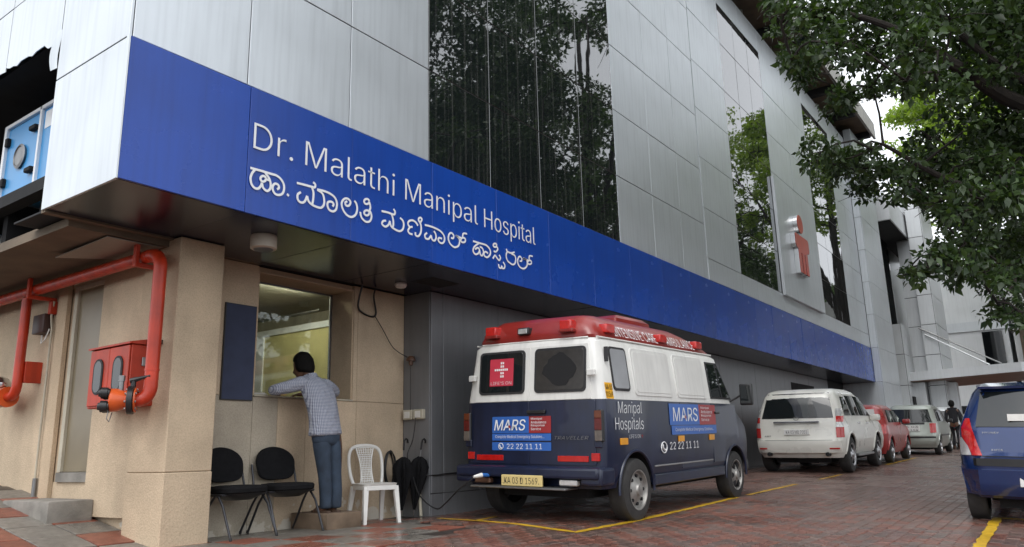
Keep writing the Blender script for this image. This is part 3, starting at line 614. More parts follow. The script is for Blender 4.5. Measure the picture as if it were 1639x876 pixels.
def rrect(u0, u1, v0, v1, r, k=4):
    P = []
    for (cu, cv, a0) in ((u1-r, v1-r, 0), (u0+r, v1-r, 90), (u0+r, v0+r, 180), (u1-r, v0+r, 270)):
        for i in range(k+1): a = R(a0+90*i/k); P.append((cu+r*math.cos(a), cv+r*math.sin(a)))
    return P
def patch(fn, poly, d0, d1, mb=None, inset=.003):
    mb = mb or MB(); cu = sum(p[0] for p in poly)/len(poly); cv = sum(p[1] for p in poly)/len(poly)
    def sh(p, s):
        l = math.hypot(p[0]-cu, p[1]-cv) or 1; return (p[0]+(cu-p[0])*s/l, p[1]+(cv-p[1])*s/l)
    i_ = min(inset, abs(d1-d0))
    mb.loft([[fn(a, b, d0) for a, b in poly], [fn(a, b, d1-i_*.6) for a, b in poly], [fn(*sh(p, i_), d1) for p in poly]]); return mb
def wheel(parent, x, y, r, w, side, rimmat, style='steel', tilt=0):
    s = side
    t = MB(); prof = [(r*.62, -w/2), (r*.80, -w/2-.004), (r*.95, -w*.46), (r*.995, -w*.34), (r, -w*.1), (r, w*.1), (r*.995, w*.34), (r*.95, w*.46), (r*.80, w/2+.004), (r*.62, w/2)]
    t.lathe(prof, (0,0,0), (0,1,0), 36, caps=False)
    wo_ = part('wheel', t, M_['tyre'], parent, loc=(x, y, r), local=True)
    rm = MB(); o = s*(w/2-.006)
    rm.lathe([(r*.64, o+s*.012), (r*.60, o+s*.010), (r*.56, o-s*.03), (r*.50, o-s*.035), (r*.34, o-s*.012 if style == 'steel' else o-s*.005), (r*.20, o+s*.008), (r*.17, o+s*.028), (.001, o+s*.032)], (0,0,0), (0,1,0), 36, caps=False)
    rim = part('rim', rm, rimmat, wo_, local=True)
    n = {'steel': 8, 'alloy': 5, 'cap': 6}[style]; h = MB()
    for k in range(n):
        a = 2*math.pi*k/n; c = Vector((math.cos(a), 0, math.sin(a)))
        if style == 'steel': h.cyl(c*r*.44+Vector((0, o-s*.03, 0)), c*r*.44+Vector((0, o-s*.008, 0)), r*.055, n=10)
        else:
            u = Vector((-c.z, 0, c.x)); q = [c*r*.28+u*r*.05, c*r*.52+u*r*.13, c*r*.52-u*r*.13, c*r*.28-u*r*.05]
            h.loft([[p+Vector((0, o-s*.036, 0)) for p in q], [p+Vector((0, o+s*.004, 0)) for p in q]])
    part('rim_hole', h, M_['black'], wo_, local=True)
    return wo_
M_['tyre'] = mat('tyre_rubber', (.032,.031,.030), .8, 0, .35, 9, bump=.3, bscale=60)
M_['steelrim'] = mat('steel_rim_paint', (.33,.32,.30), .45, .6, .2, 12)
M_['alloy'] = mat('alloy_rim', (.45,.45,.46), .3, .8, .1)
M_['plate_y'] = mat('yellow_plate', (.66,.52,.22), .5, 0, .08)
M_['plate_w'] = mat('white_plate', (.70,.70,.68), .5, 0, .06)
M_['ink'] = mat('black_ink', (.01,.01,.01), .6)
M_['lamp_red'] = mat('red_lamp_lens', (.45,.012,.010), .12, 0, .15, 20, coat=.6)
M_['lamp_clear'] = mat('clear_lamp_lens', (.55,.55,.54), .12, .3, .15, 20, coat=.6)
M_['lamp_amber'] = mat('amber_reflector', (.70,.30,.01), .3, 0, .1)
M_['amb_white'] = mat('ambulance_white', (.68,.675,.64), .42, 0, .07, 2.5, coat=.06, streak=.12)
M_['amb_navy'] = mat('ambulance_navy', (.008,.013,.038), .33, 0, .3, 3, coat=.18, streak=.25)
M_['amb_red'] = mat('ambulance_red_cap', (.24,.022,.017), .32, 0, .15, 3, coat=.3)
M_['st_blue'] = mat('sticker_blue', (.03,.12,.42), .4, 0, .06)
M_['st_red'] = mat('sticker_red', (.30,.025,.028), .4, 0, .06)
M_['st_pink'] = mat('window_sticker_red', (.50,.03,.06), .5, 0, .06)
M_['glow_white'] = M_['letter']

def ambulance():
    A = thing('ambulance', 'white over navy ambulance van with red roof and flat rear doors', 'ambulance', (7.15, 4.955, .012), (.030, -.02, 0))
    P = lambda n, mb, m, par=A, sm=22: part(n, mb, m, par, smooth=sm, local=True)
    T = [  # z, rear x, front x, half width, rear corner, front corner
        (.38, .03, 4.24, .88, .06, .08), (.52, .0, 4.29, .915, .07, .09), (.80, .0, 4.30, .925, .07, .10), (.97, .004, 4.28, .925, .07, .11), (1.05, .006, 4.22, .923, .07, .15), (1.17, .008, 4.03, .921, .07, .18),
        (1.30, .012, 3.87, .915, .075, .22), (1.92, .060, 3.52, .837, .09, .20), (1.965, .085, 3.41, .80, .12, .22), (2.0, .075, 3.40, .80, .12, .25), (2.06, .09, 3.26, .775, .13, .3), (2.17, .14, 2.85, .70, .15, .3), (2.235, .22, 2.62, .62, .18, .3), (2.25, .34, 2.5, .5, .2, .3)]
    W = lambda z: interp(T, z, 3)
    RX = lambda z: interp(T, z, 1)
    lo = cut_arches(shell(T, .38, 1.298, extra=(.66,)), [M_['amb_navy'], M_['black']], [(.70, .34, .405), (3.74, .34, .385)], .92, 'lower_body')
    o = link('lower_body', lo, A, local=True)
    P('upper_body', shell(T, 1.3005, 1.963), M_['amb_white'], A, 35)
    cap = P('roof_cap', shell(T, 1.968, 2.25), M_['amb_red'], A, 35)
    rear = lambda y, z, d: (RX(z)-.018*(1-(y/.85)**2)-d, y, z)
    side = lambda x, z, d: (x, -(W(z)+d), z)
    # flared arches and sills
    for (x, r) in ((.70, .410), (3.74, .390)):
        for s in (-1, 1):
            pts = [(x+r*math.cos(R(a)), s*(.922), .34+r*math.sin(R(a))) for a in range(-5, 186, 10)]
            P('wheel_arch', MB().tube(pts, .016, 8), M_['amb_navy'])
    for s in (-1, 1):
        P('sill', MB().rbox(1.14, 3.28, s*.90-.035, s*.90+.035, .35, .47, .01), M_['amb_navy'])
        wheel(A, .70, s*.83, .335, .21, s, M_['steelrim'], 'steel'); wheel(A, 3.74, s*.82, .325, .20, s, M_['steelrim'], 'cap')
    P('underbody', MB().box(.25, 4.1, -.55, .55, .26, .385).cyl((.70,-.8,.335), (.70,.8,.335), .06, n=10).cyl((3.74,-.8,.325), (3.74,.8,.325), .05, n=10), M_['black'])
    # rear doors: two leaves, hinges, glass
    for s in (-1, 1):
        y0, y1 = (.006, .83) if s > 0 else (-.83, -.006)
        d = P('rear_door', patch(rear, rrect(min(y0, y1), max(y0, y1), .62, 1.293, .02), .001, .010), M_['amb_navy'])
        ya, yb = (.006, .785) if s > 0 else (-.785, -.006)
        up = patch(rear, [(ya, 1.304), (yb, 1.304), (yb-(.05 if s > 0 else 0), 1.90), (ya+(.05 if s < 0 else 0), 1.90)], .001, .010)
        P('rear_door', up, M_['amb_white'])
        wa, wb = (.065, .72) if s > 0 else (-.72, -.065)
        f = P('rear_window', patch(rear, rrect(wa, wb, 1.385, 1.875, .05), .0105, .020), M_['rubber'])
        P('pane', patch(rear, rrect(wa+.025, wb-.025, 1.41, 1.85, .04), .0205, .023), M_['carglass'] if s > 0 else mat('dusty_film', (.030,.027,.024), .30, 0, .25, 14), f)
        P('hinge', MB().rbox(-.035, .0, s*.80-.05, s*.80+.05, 1.545, 1.615, .008), M_['amb_white']); P('hinge', MB().rbox(-.03, .0, s*.86-.045, s*.86+.04, .80, .88, .008), M_['amb_navy'])
        lp = P('tail_lamp', MB().rbox(-.035, .02, s*.875-.05, s*.875+.05, .86, 1.19, .012), M_['blackpl'])
        P('lens', MB().rbox(-.045, -.036, s*.875-.042, s*.875+.042, .98, 1.10, .004), mat('dim_red_lens', (.10,.010,.008), .25, 0, .2, 20), lp); P('lens', MB().rbox(-.045, -.036, s*.875-.042, s*.875+.042, 1.103, 1.18, .004), mat('dim_amber_lens', (.12,.03,.01), .25, 0, .2, 20), lp); P('lens', MB().rbox(-.045, -.036, s*.875-.042, s*.875+.042, .87, .977, .004), mat('dim_clear_lens', (.12,.10,.085), .25, 0, .2, 20), lp)
        P('reflector', MB().rbox(-.024, -.008, min(s*.36, s*.74), max(s*.36, s*.74), .655, .715, .003), M_['lamp_red']); P('reflector', MB().rbox(-.024, .0, min(s*.775, s*.87), max(s*.775, s*.87), .665, .745, .003), M_['lamp_red'])
    P('door_handle', MB().rbox(-.05, -.012, -.22, .02, 1.16, 1.20, .008), M_['blackpl'])
    # dark film peeling off the right pane, sticker on the left one
    hole = MB(); rr = random.Random(4); pl = [(-.39+(.19+rr.uniform(-.02, .02)+.03*math.cos(4*a))*math.cos(a), 1.63+(.18+rr.uniform(-.015, .015))*math.sin(a)) for a in [2*math.pi*k/28 for k in range(28)]]
    P('film_hole', patch(rear, pl, .0235, .0245, hole, .0003), M_['black'])
    sk = P('sticker', patch(rear, rrect(.22, .56, 1.48, 1.79, .005), .0235, .0250, inset=.0005), M_['st_pink'])
    dots = MB()
    for (i, j) in [(i, j) for i in range(-3, 4) for j in range(-3, 4) if (abs(j) == 0 and abs(i) <= 3) or (i in (0,) and abs(j) <= 2) or (i == 1 and 0 < abs(j) <= 2)]:
        yy, zz = .39-(i-.2)*.028, 1.665+j*.038; dots.rbox(RX(zz)-.018*(1-(yy/.85)**2)-.0275, RX(zz)-.0195, yy-.010, yy+.010, zz-.012, zz+.012, .0005)
    P('sticker_print', dots, M_['letter'], sk)
    def rtext(s, yl, z, w, h, m='letter', off=.0255, **k): return text(MB(), s, (RX(z+h/2)-.018*(1-((yl-w/2)/.85)**2)-off, yl, z), (0,-1,0), (-.075 if z > 1.3 else -.012, 0, 1) if z < 0 else (0, 0, 1), w, h, **k)
    tx = text(MB(), "LIFE'S ON", (RX(1.51)-.0425, .535, 1.495), (0,-1,0), (.07,0,1), .29, .035); P('sticker_print', tx, M_['letter'], sk, 0)
    # rear livery
    def rl(n, y0, y1, z0, z1, m): return P(n, patch(rear, rrect(y0, y1, z0, z1, .008), .0105, .0125, inset=.0005), M_[m])
    a = rl('sticker', .005, .515, .955, 1.135, 'st_blue'); b = rl('sticker', -.285, .003, .955, 1.135, 'st_red'); c = rl('sticker', -.285, .515, .872, .948, 'st_blue'); d = rl('sticker', -.285, .515, .765, .855, 'st_blue')
    xo = -.0335
    P('sticker_print', text(MB(), 'MARS', (xo, .475, .985), (0,-1,0), (0,0,1), .43, .115, shear=.22, bold=.03), M_['letter'], a, 0)
    mk = MB(); mk.cyl((xo-.0012, .262, 1.025), (xo-.0022, .262, 1.025), .017, n=6); P('sticker_print', mk, M_['st_red'], a, 0)
    for k, s_ in enumerate(('Manipal', 'Ambulance', 'Response', 'Service')): P('sticker_print', text(MB(), s_, (xo, -.03, 1.092-.036*k), (0,-1,0), (0,0,1), (.15,.20,.18,.13)[k], .027, bold=.02), M_['letter'], b, 0)
    P('sticker_print', text(MB(), 'Complete Medical Emergency Solutions...', (xo, .46, .890), (0,-1,0), (0,0,1), .66, .042, bold=.006), M_['letter'], c, 0)
    P('sticker_print', text(MB(), '22 22 11 11', (xo, .30, .783), (0,-1,0), (0,0,1), .47, .055, bold=.02), M_['letter'], d, 0)
    ph = MB(); ph.tube([(xo, .385+.033*math.cos(2*math.pi*k/16), .81+.033*math.sin(2*math.pi*k/16)) for k in range(16)], .004, 6, closed=True)
    ph.tube([(xo, .402, .826), (xo, .398, .806), (xo, .386, .795), (xo, .370, .790)], [.009, .006, .006, .009], 6); P('sticker_print', ph, M_['letter'], d)
    P('badge', text(MB(), 'TRAVELLER', (-.026, -.33, .885), (0,-1,0), (0,0,1), .42, .035, shear=.3, bold=.01), M_['dullmetal'], A, 0)
    # bumper, step, plate
    bu = P('rear_bumper', MB().rbox(-.17, .05, -.93, .93, .485, .605, .03, 2), M_['amb_navy'])
    P('bumper_corner', MB().rbox(-.14, .16, -.955, -.70, .42, .600, .03, 2), M_['amb_navy'], bu); P('bumper_corner', MB().rbox(-.14, .16, .70, .955, .42, .600, .03, 2), M_['amb_navy'], bu)
    P('step', MB().rbox(-.24, .02, -.58, .66, .375, .395, .006), M_['dullmetal'], bu)
    for s in (-1, 1): P('reversing_lamp', MB().rbox(-.155, -.08, s*.56-.11, s*.56+.11, .415, .475, .012), M_['lamp_clear'] if s < 0 else mat('old_brown_lens', (.10,.05,.03), .3), bu)
    pl = P('licence_plate', MB().rbox(-.20, -.172, -.27, .26, .400, .515, .005), M_['plate_y'])
    P('plate_number', text(MB(), '.KA 03 D 1569.', (-.2015, .235, .425), (0,-1,0), (0,0,1), .47, .065, bold=.01), M_['ink'], pl, 0)
    sp = P('side_plate', patch(side, rrect(.09, .25, 1.305, 1.475, .004), .001, .003, inset=.0005), mat('amber_plate', (.75,.38,.01), .5))
    for k, s_ in enumerate(('KA 03', 'D1569')): P('plate_number', text(MB(), s_, (.10, -(W(1.40-.065*k)+.006), 1.40-.075*k), (1,0,0), (0,.12,1), .14, .055, bold=.02), M_['ink'], sp, 0)
    # right side: hatch window, pressed panels, doors
    for s in (-1, 1):
        sd_ = (lambda s: (lambda x, z, d: (x, s*(W(z)+d), z)))(s)
        f = P('side_window', patch(sd_, rrect(.27, .66, 1.395, 1.875, .05), .001, .012), M_['rubber']); P('pane', patch(sd_, rrect(.295, .635, 1.42, 1.85, .035), .0125, .0140), mat('grey_side_pane', (.30,.31,.32), .15, 0, .05), f)
        for (a_, b_) in ((.76, 1.78), (1.90, 2.84)):
            P('pressed_panel', patch(sd_, rrect(a_, b_, 1.35, 1.895, .07), .0005, .010, inset=.010), M_['amb_white']); P('pressed_panel', patch(sd_, rrect(a_+.05, b_-.05, 1.39, 1.855, .05), .010, .014, inset=.004), M_['amb_white'])
        dw = [(2.97, 1.36), (3.72, 1.36), (3.38, 1.86), (2.97, 1.86)]
        f = P('door_window', patch(sd_, dw, .001, .008), M_['rubber']); P('pane', patch(sd_, [(3.0, 1.385), (3.36, 1.385), (3.28, 1.835), (3.0, 1.835)], .0085, .0110), M_['carglass'], f); P('pane', patch(sd_, [(3.40, 1.385), (3.66, 1.385), (3.385, 1.80), (3.33, 1.80)], .0085, .0110), M_['carglass'], f)
        P('door', patch(sd_, [(2.95, .53), (3.33, .53), (3.40, .80), (3.75, .86), (3.84, .90), (3.84, 1.292), (2.95, 1.292)], .0005, .008), M_['amb_navy'])
        P('door', patch(sd_, [(1.93, .50), (2.90, .50), (2.90, 1.292), (1.93, 1.292)], .0005, .006), M_['amb_navy'])
        P('door_handle', MB().rbox(3.02, 3.16, s*.935-.02, s*.935+.02, 1.16, 1.19, .008), M_['blackpl'])
        for x in (.33, 1.82, 2.80): P('reflector', MB().rbox(x, x+.17, s*.932-.006, s*.932+.006, .82, .89, .003), M_['lamp_amber'])
        P('bottom_trim', MB().rbox(1.15, 2.9, s*.925-.006, s*.925+.006, .555, .572, .002), mat('worn_trim', (.22,.22,.22), .6), A)
        m_ = P('mirror', MB().rbox(3.72, 3.80, s*1.13-.09, s*1.13+.09, 1.28, 1.58, .02, 2), M_['blackpl']); P('mirror_glass', MB().box(3.716, 3.7195, s*1.13-.07, s*1.13+.07, 1.31, 1.55), M_['carglass'], m_); P('mirror_arm', MB().tube([(3.76, s*1.05, 1.42), (3.76, s*.97, 1.38), (3.72, s*.88, 1.33)], .014, 8), M_['blackpl'], m_)
        hl = P('front_indicator', MB().rbox(4.08, 4.24, s*.875-.03, s*.86+.04, .80, .90, .01), M_['lamp_amber'])
    P('vent', MB().rbox(.16, .185, -.905, -.86, 1.70, 1.86, .004), M_['blackpl'])
    P('windscreen', MB().add([(3.87, -.72, 1.32), (3.87, .72, 1.32), (3.57, .66, 1.85), (3.57, -.66, 1.85), (3.892, -.72, 1.32), (3.892, .72, 1.32), (3.600, .66, 1.85), (3.600, -.66, 1.85)], [(0,1,2,3), (4,5,6,7), (0,1,5,4), (1,2,6,5), (2,3,7,6), (3,0,4,7)]), M_['carglass'])
    P('front_bumper', MB().rbox(4.16, 4.38, -.88, .88, .36, .52, .03, 2), M_['blackpl'])
    # side livery
    def stext(s_, x, z, w, h, par=A, m='letter', off=.011, **k): return P('sticker_print', text(MB(), s_, (x, -(W(z+h/2)+off), z), (1,0,0), (0,0,1), w, h, **k), M_[m], par, 0)
    stext('Manipal', .31, 1.120, .56, .160); stext('Hospitals', .23, .945, .66, .165)
    stext("LIFE'S ON", .53, .885, .27, .040); stext('+', .815, .885, .05, .045, m='lamp_red')
    def sl_(x0, x1, z0, z1, m): return P('sticker', patch(side, rrect(x0, x1, z0, z1, .006), .0065, .0085, inset=.0005), M_[m])
    a = sl_(1.60, 2.50, 1.02, 1.275, 'st_blue'); b = sl_(2.502, 3.06, 1.02, 1.275, 'st_red'); c = sl_(1.64, 3.06, .905, 1.012, 'st_blue')
    stext('MARS', 1.70, 1.065, .74, .165, a, bold=.02); stext('*', 2.02, 1.085, .07, .06, a, m='st_red', off=.0125, bold=.02)
    for k, s_ in enumerate(('Manipal', 'Ambulance', 'Response', 'Service')): stext(s_, 2.56, 1.215-.05*k, (.28,.38,.34,.26)[k], .036, b, bold=.02)
    stext('Complete Medical Emergency Solutions...', 1.74, .935, 1.22, .050, c, bold=.006)
    stext('22 22 11 11', 1.56, .735, .86, .085, bold=.02)
    ph = MB(); ph.tube([(1.40+.075*math.cos(2*math.pi*k/18), -.934, .765+.062*math.sin(2*math.pi*k/18)) for k in range(18)], .007, 6, closed=True)
    ph.tube([(1.36, -.934, .795), (1.37, -.934, .765), (1.395, -.934, .742), (1.43, -.934, .732)], [.016, .010, .010, .016], 6); P('sticker_print', ph, M_['letter'])
    # roof: lamps, air unit, lettering
    bx = lambda x0, x1, y0, y1, z0, z1, m, n='beacon': P(n, MB().rbox(x0, x1, y0, y1, z0, z1, .015, 2), m)
    M_['beacon'] = mat('beacon_lens', (.52,.025,.02), .15, 0, .15, 25, coat=.5)
    for y in (.55, -.48): l = bx(-.0, .13, y-.075, y+.075, 2.06, 2.17, M_['beacon']); P('beacon_base', MB().rbox(.0, .16, y-.09, y+.09, 2.035, 2.075, .008), M_['amb_red'], l)
    l = bx(.02, .14, .02, .18, 2.05, 2.13, M_['blackpl'], 'work_lamp'); P('lens', MB().rbox(.012, .0195, .04, .16, 2.06, 2.115, .003), M_['lamp_clear'], l)
    for x in (.30, 1.66, 2.78): bx(x, x+.20, -.83, -.70, 2.03, 2.13, M_['beacon'])
    for x in (.30, 1.66, 2.78): bx(x, x+.20, .70, .83, 2.03, 2.13, M_['beacon'])
    ac = P('roof_air_unit', MB().loft([rrect3(1.30, 2.30, -.42, .36, 2.20, .03), rrect3(1.32, 2.26, -.40, .34, 2.34, .03), rrect3(1.42, 2.15, -.36, .30, 2.385, .03)]), M_['amb_red'])
    def rtx(s_, x, w): P('sticker_print', text(MB(), s_, (x, -(W(2.01)+.024), 2.006), (1,0,0), (0,.50,.866), w, .14, bold=.008), M_['letter'], cap, 0)
    rtx('INTENSIVE CARE', .52, 1.10); rtx('AMBULANCE', 1.90, .86)
    P('roof_gutter', MB().tube([(.10, -.815, 1.968), (3.3, -.815, 1.968)], .011, 6).tube([(.10, .815, 1.968), (3.3, .815, 1.968)], .011, 6).tube([(.078, -.72, 1.968), (.066, 0, 1.968), (.078, .72, 1.968)], .011, 6), M_['amb_white'])
    pg = P('charging_plug', MB().cyl((-.155, .47, .50), (-.24, .50, .505), .022, n=10), mat('plug_blue', (.02,.12,.40), .4)); P('plug_body', MB().cyl((-.235, .498, .505), (-.33, .54, .49), .026, .015, n=10), M_['whitepl'], pg)
    return A
def rrect3(x0, x1, y0, y1, z, r): return [(a, b, z) for a, b in rrect(x0, x1, y0, y1, r)]
amb = ambulance()

def car(name, label, loc, rot, T, paint, arches, wr, ww, wy, sidewins, rearwin, tails, plate, rimstyle='alloy', extras=None, bow=.05, rubberz=None):
    A = thing(name, label, 'car', loc, rot)
    P = lambda n, mb, m, par=A, sm=35: part(n, mb, m, par, smooth=sm, local=True)
    zt = T[-1][0]; W = lambda z: interp(T, z, 3); RX = lambda z: interp(T, z, 1)
    wmax = max(t[3] for t in T)
    mid = [t for t in T]
    me = cut_arches(shell(T, T[0][0], zt, bow=bow), [paint, M_['black']], [(x, wr+.01, wr+.06) for x in arches], wmax, 'body'); body = link('body', me, A, local=True)
    def rear(y, z, d):
        w = W(z); rc = interp(T, z, 4); hw = w-rc; t = min(1, abs(y)/hw) if hw > 0 else 1
        x = RX(z)-bow*math.cos(t*math.pi/2) if abs(y) <= hw else RX(z)+rc-math.sqrt(max(0, rc*rc-min(rc, abs(y)-hw)**2))
        return (x-d, y, z)
    for s in (-1, 1):
        for x in arches:
            wheel(A, x, s*(wmax-ww/2-.015), wr, ww, s, M_['alloy'], rimstyle)
            P('wheel_arch', MB().tube([(x+(wr+.07)*math.cos(R(a)), s*(interp(T, wr+.01+(wr+.07)*math.sin(R(a)), 3)-.004), wr+.01+(wr+.07)*math.sin(R(a))) for a in range(-8, 190, 11)], .022, 6), paint)
        sd_ = (lambda s: (lambda x, z, d: (x, s*(W(z)+d), z)))(s)
        for poly in sidewins: P('side_window', patch(sd_, poly, .001, .007), M_['carglass'])
    def strip_patch(y0, y1, z0, z1, d0, d1, ny=10, nz=4, trap=0):
        mb = MB()
        def f(u, v, d):
            z = z0+(z1-z0)*v; yy = y0+(y1-y0)*u; yy *= (1-trap*v); return rear(yy, z, d)
        mb.grid(lambda u, v: f(u, v, d1), ny, nz)
        n = ny; edge = [(i/ny, 0) for i in range(ny)]+[(1, j/nz) for j in range(nz)]+[(1-i/ny, 1) for i in range(ny)]+[(0, 1-j/nz) for j in range(nz)]
        ra = [f(u, v, d0) for u, v in edge]; rb = [f(u, v, d1) for u, v in edge]; mb.loft([ra, rb], caps=False); return mb
    if rearwin: P('rear_window', strip_patch(-rearwin[0], rearwin[0], rearwin[1], rearwin[2], .001, .008, trap=rearwin[3]), M_['carglass'])
    for (y0, y1, z0, z1, m) in tails:
        for s in (-1, 1): P('tail_lamp', strip_patch(min(s*y0, s*y1), max(s*y0, s*y1), z0, z1, .001, .014, 5, 4), M_[m])
    if plate:
        (pw, z0, z1, lines, pm) = plate; xx = rear(0, (z0+z1)/2, .014)[0]
        pl = P('licence_plate', MB().rbox(xx-.01, xx+.05, -pw/2, pw/2, z0, z1, .004), M_[pm]); h = (z1-z0)/len(lines)
        for k, s_ in enumerate(lines): P('plate_number', text(MB(), s_, (xx-.0115, pw*.42, z1-h*(k+1)+h*.2), (0,-1,0), (0,0,1), pw*.84, h*.6, bold=.008), M_['ink'], pl, 0)
    P('underbody', MB().box(.3, T[2][2]-.4, -wmax*.6, wmax*.6, wr*.55, T[0][0]+.02), M_['black'])
    if extras: extras(A, P, rear, W, strip_patch)
    return A
M_['suv'] = mat('suv_pearl_white', (.70,.69,.63), .28, .05, .05, 3, coat=.5)
M_['redcar'] = mat('red_car_paint', (.30,.02,.018), .28, .1, .1, 3, coat=.5)
M_['silvcar'] = mat('pale_green_silver_paint', (.36,.385,.345), .3, .4, .05, 3, coat=.4)
M_['bluecar'] = mat('deep_blue_car_paint', (.008,.028,.115), .2, .25, .1, 3, coat=.8)
M_['chromeplain'] = M_['chrome']
# white SUV
def suv_x(A, P, rear, W, sp):
    P('boot_trim', MB().rbox(rear(0,1.0,.03)[0], rear(0,1.0,0)[0], -.46, .46, .985, 1.03, .008), M_['chrome'])
    P('bumper', sp(-.84, .84, .40, .64, .001, .05), M_['suv'])
    for s in (-1, 1):
        P('reflector', sp(min(s*.62, s*.80), max(s*.62, s*.80), .47, .50, .05, .056, 4, 1), M_['lamp_red']); P('exhaust', MB().cyl((rear(0,.4,.06)[0], s*.58, .375), (.2, s*.58, .375), .04, n=12), M_['black'])
        P('mirror', MB().rbox(2.62, 2.78, s*.98-.1, s*.98+.1, 1.02, 1.16, .03, 2), M_['suv']); P('running_board', MB().rbox(1.05, 2.45, s*.86-.08, s*.86+.08, .30, .35, .012), M_['dullmetal'])
        for x in (1.35, 2.15): P('door_handle', MB().rbox(x, x+.18, s*(W(.98)+.012)-.012, s*(W(.98)+.012)+.012, .965, .995, .006), M_['chrome'])
    P('badge', text(MB(), 'ARIA', (rear(.6,.72,.004)[0], .68, .72), (0,-1,0), (0,0,1), .2, .03, bold=.02), M_['chrome'], A, 0)
    P('badge', MB().tube([(rear(0,1.08,.012)[0], .05*math.cos(2*math.pi*k/16), 1.085+.03*math.sin(2*math.pi*k/16)) for k in range(16)], .006, 6, closed=True), M_['chrome'])
    P('tailgate_seam', sp(-.78, .78, .645, .652, .0015, .004, 10, 1), M_['black'])
SUVT = [(.30,.10,4.05,.80,.2,.3),(.42,.02,4.15,.87,.25,.35),(.62,.0,4.2,.90,.25,.38),(.66,.03,4.18,.90,.2,.38),(.92,.05,4.05,.90,.2,.4),(1.0,.06,3.9,.885,.2,.4),(1.06,.07,3.25,.87,.18,.35),(1.12,.085,3.1,.855,.18,.3),(1.55,.24,2.45,.73,.2,.28),(1.64,.33,2.25,.68,.22,.3),(1.69,.5,2.05,.60,.25,.3)]
suv = car('parked_car', 'white SUV with wide dark rear window parked beyond the ambulance', (16.45, 4.755, gz(17.5, 4.755)-.01), (.02, -.02, 0), SUVT, M_['suv'], (.68, 3.2), .355, .22, 0,
    [[(.42,1.13),(.95,1.13),(.98,1.52),(.62,1.52)], [(1.02,1.13),(1.72,1.13),(1.72,1.55),(1.05,1.55)], [(1.78,1.13),(2.75,1.13),(2.35,1.54),(1.78,1.55)]], (.72, 1.09, 1.60, .14), [(.755,.885,.70,.90,'lamp_red'),(.765,.88,.905,1.0,'lamp_clear'),(.765,.875,1.003,1.12,'lamp_red'),(.755,.84,1.123,1.27,'lamp_clear')], (.50, .76, .87, ('KA 03 MB 7051',), 'plate_w'), extras=suv_x)
# red hatchback, mostly hidden behind the SUV
REDT = [(.22,.08,3.35,.70,.2,.3),(.40,.0,3.45,.78,.25,.35),(.70,.0,3.45,.80,.25,.4),(.86,.03,3.2,.79,.22,.4),(.93,.05,2.55,.775,.2,.35),(1.30,.30,1.85,.66,.22,.3),(1.38,.45,1.7,.60,.25,.3),(1.42,.6,1.5,.5,.25,.3)]
def red_x(A, P, rear, W, sp):
    for s in (-1, 1): P('mirror', MB().rbox(2.2, 2.34, s*.88-.09, s*.88+.09, .93, 1.05, .03, 2), M_['redcar'])
red = car('parked_car', 'red hatchback squeezed between the white SUV and the pale silver hatchback', (20.75, 4.66, gz(22, 4.66)-.01), (.02, -.02, 0), REDT, M_['redcar'], (.55, 2.75), .29, .18, 0,
    [[(.5,.97),(1.15,.97),(1.15,1.28),(.72,1.28)], [(1.2,.97),(2.2,.97),(1.8,1.26),(1.2,1.28)]], (.58, .98, 1.30, .14), [(.62,.77,.70,.92,'lamp_red')], None, extras=red_x)
SILT = [(.22,.08,3.45,.64,.15,.3),(.38,.0,3.5,.70,.18,.35),(.60,.0,3.5,.72,.18,.4),(.66,.03,3.48,.72,.16,.4),(.90,.05,3.2,.715,.16,.4),(.96,.06,2.75,.70,.15,.35),(1.38,.20,2.0,.60,.16,.3),(1.46,.30,1.85,.54,.2,.3),(1.50,.5,1.6,.46,.22,.3)]
def sil_x(A, P, rear, W, sp):
    P('bumper', sp(-.66, .66, .30, .58, .001, .05), M_['silvcar']); P('bumper_strip', sp(-.67, .67, .50, .55, .05, .058, 8, 1), M_['blackpl']); P('tailgate_band', sp(-.40, .40, .905, .96, .001, .010, 8, 1), M_['blackpl'])
    for s in (-1, 1): P('mirror', MB().rbox(2.2, 2.32, s*.82-.08, s*.82+.08, .96, 1.07, .03, 2), M_['blackpl']); P('door_strip', MB().rbox(.9, 2.6, s*.725-.008, s*.725+.008, .55, .60, .003), M_['blackpl'])
sil = car('parked_car', 'pale silver green hatchback parked past the red car near the entrance', (26.55, 4.28, gz(27.5, 4.28)-.01), (.03, -.02, 0), SILT, M_['silvcar'], (.62, 2.95), .28, .17, 0,
    [[(.45,1.0),(1.15,1.0),(1.15,1.36),(.62,1.36)], [(1.2,1.0),(2.35,1.0),(1.95,1.34),(1.2,1.36)]], (.60, .97, 1.36, .16), [(.53,.69,.66,.94,'lamp_red')], (.52, .70, .88, ('KA 03', 'MB 164'), 'plate_w'), extras=sil_x)
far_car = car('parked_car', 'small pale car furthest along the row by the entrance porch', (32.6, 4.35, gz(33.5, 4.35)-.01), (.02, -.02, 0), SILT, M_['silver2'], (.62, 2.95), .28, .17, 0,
    [[(.45,1.0),(1.15,1.0),(1.15,1.36),(.62,1.36)], [(1.2,1.0),(2.35,1.0),(1.95,1.34),(1.2,1.36)]], (.60, .97, 1.36, .16), [(.53,.69,.66,.94,'lamp_red')], (.52, .70, .88, ('KA 05', 'MF 271'), 'plate_w'))
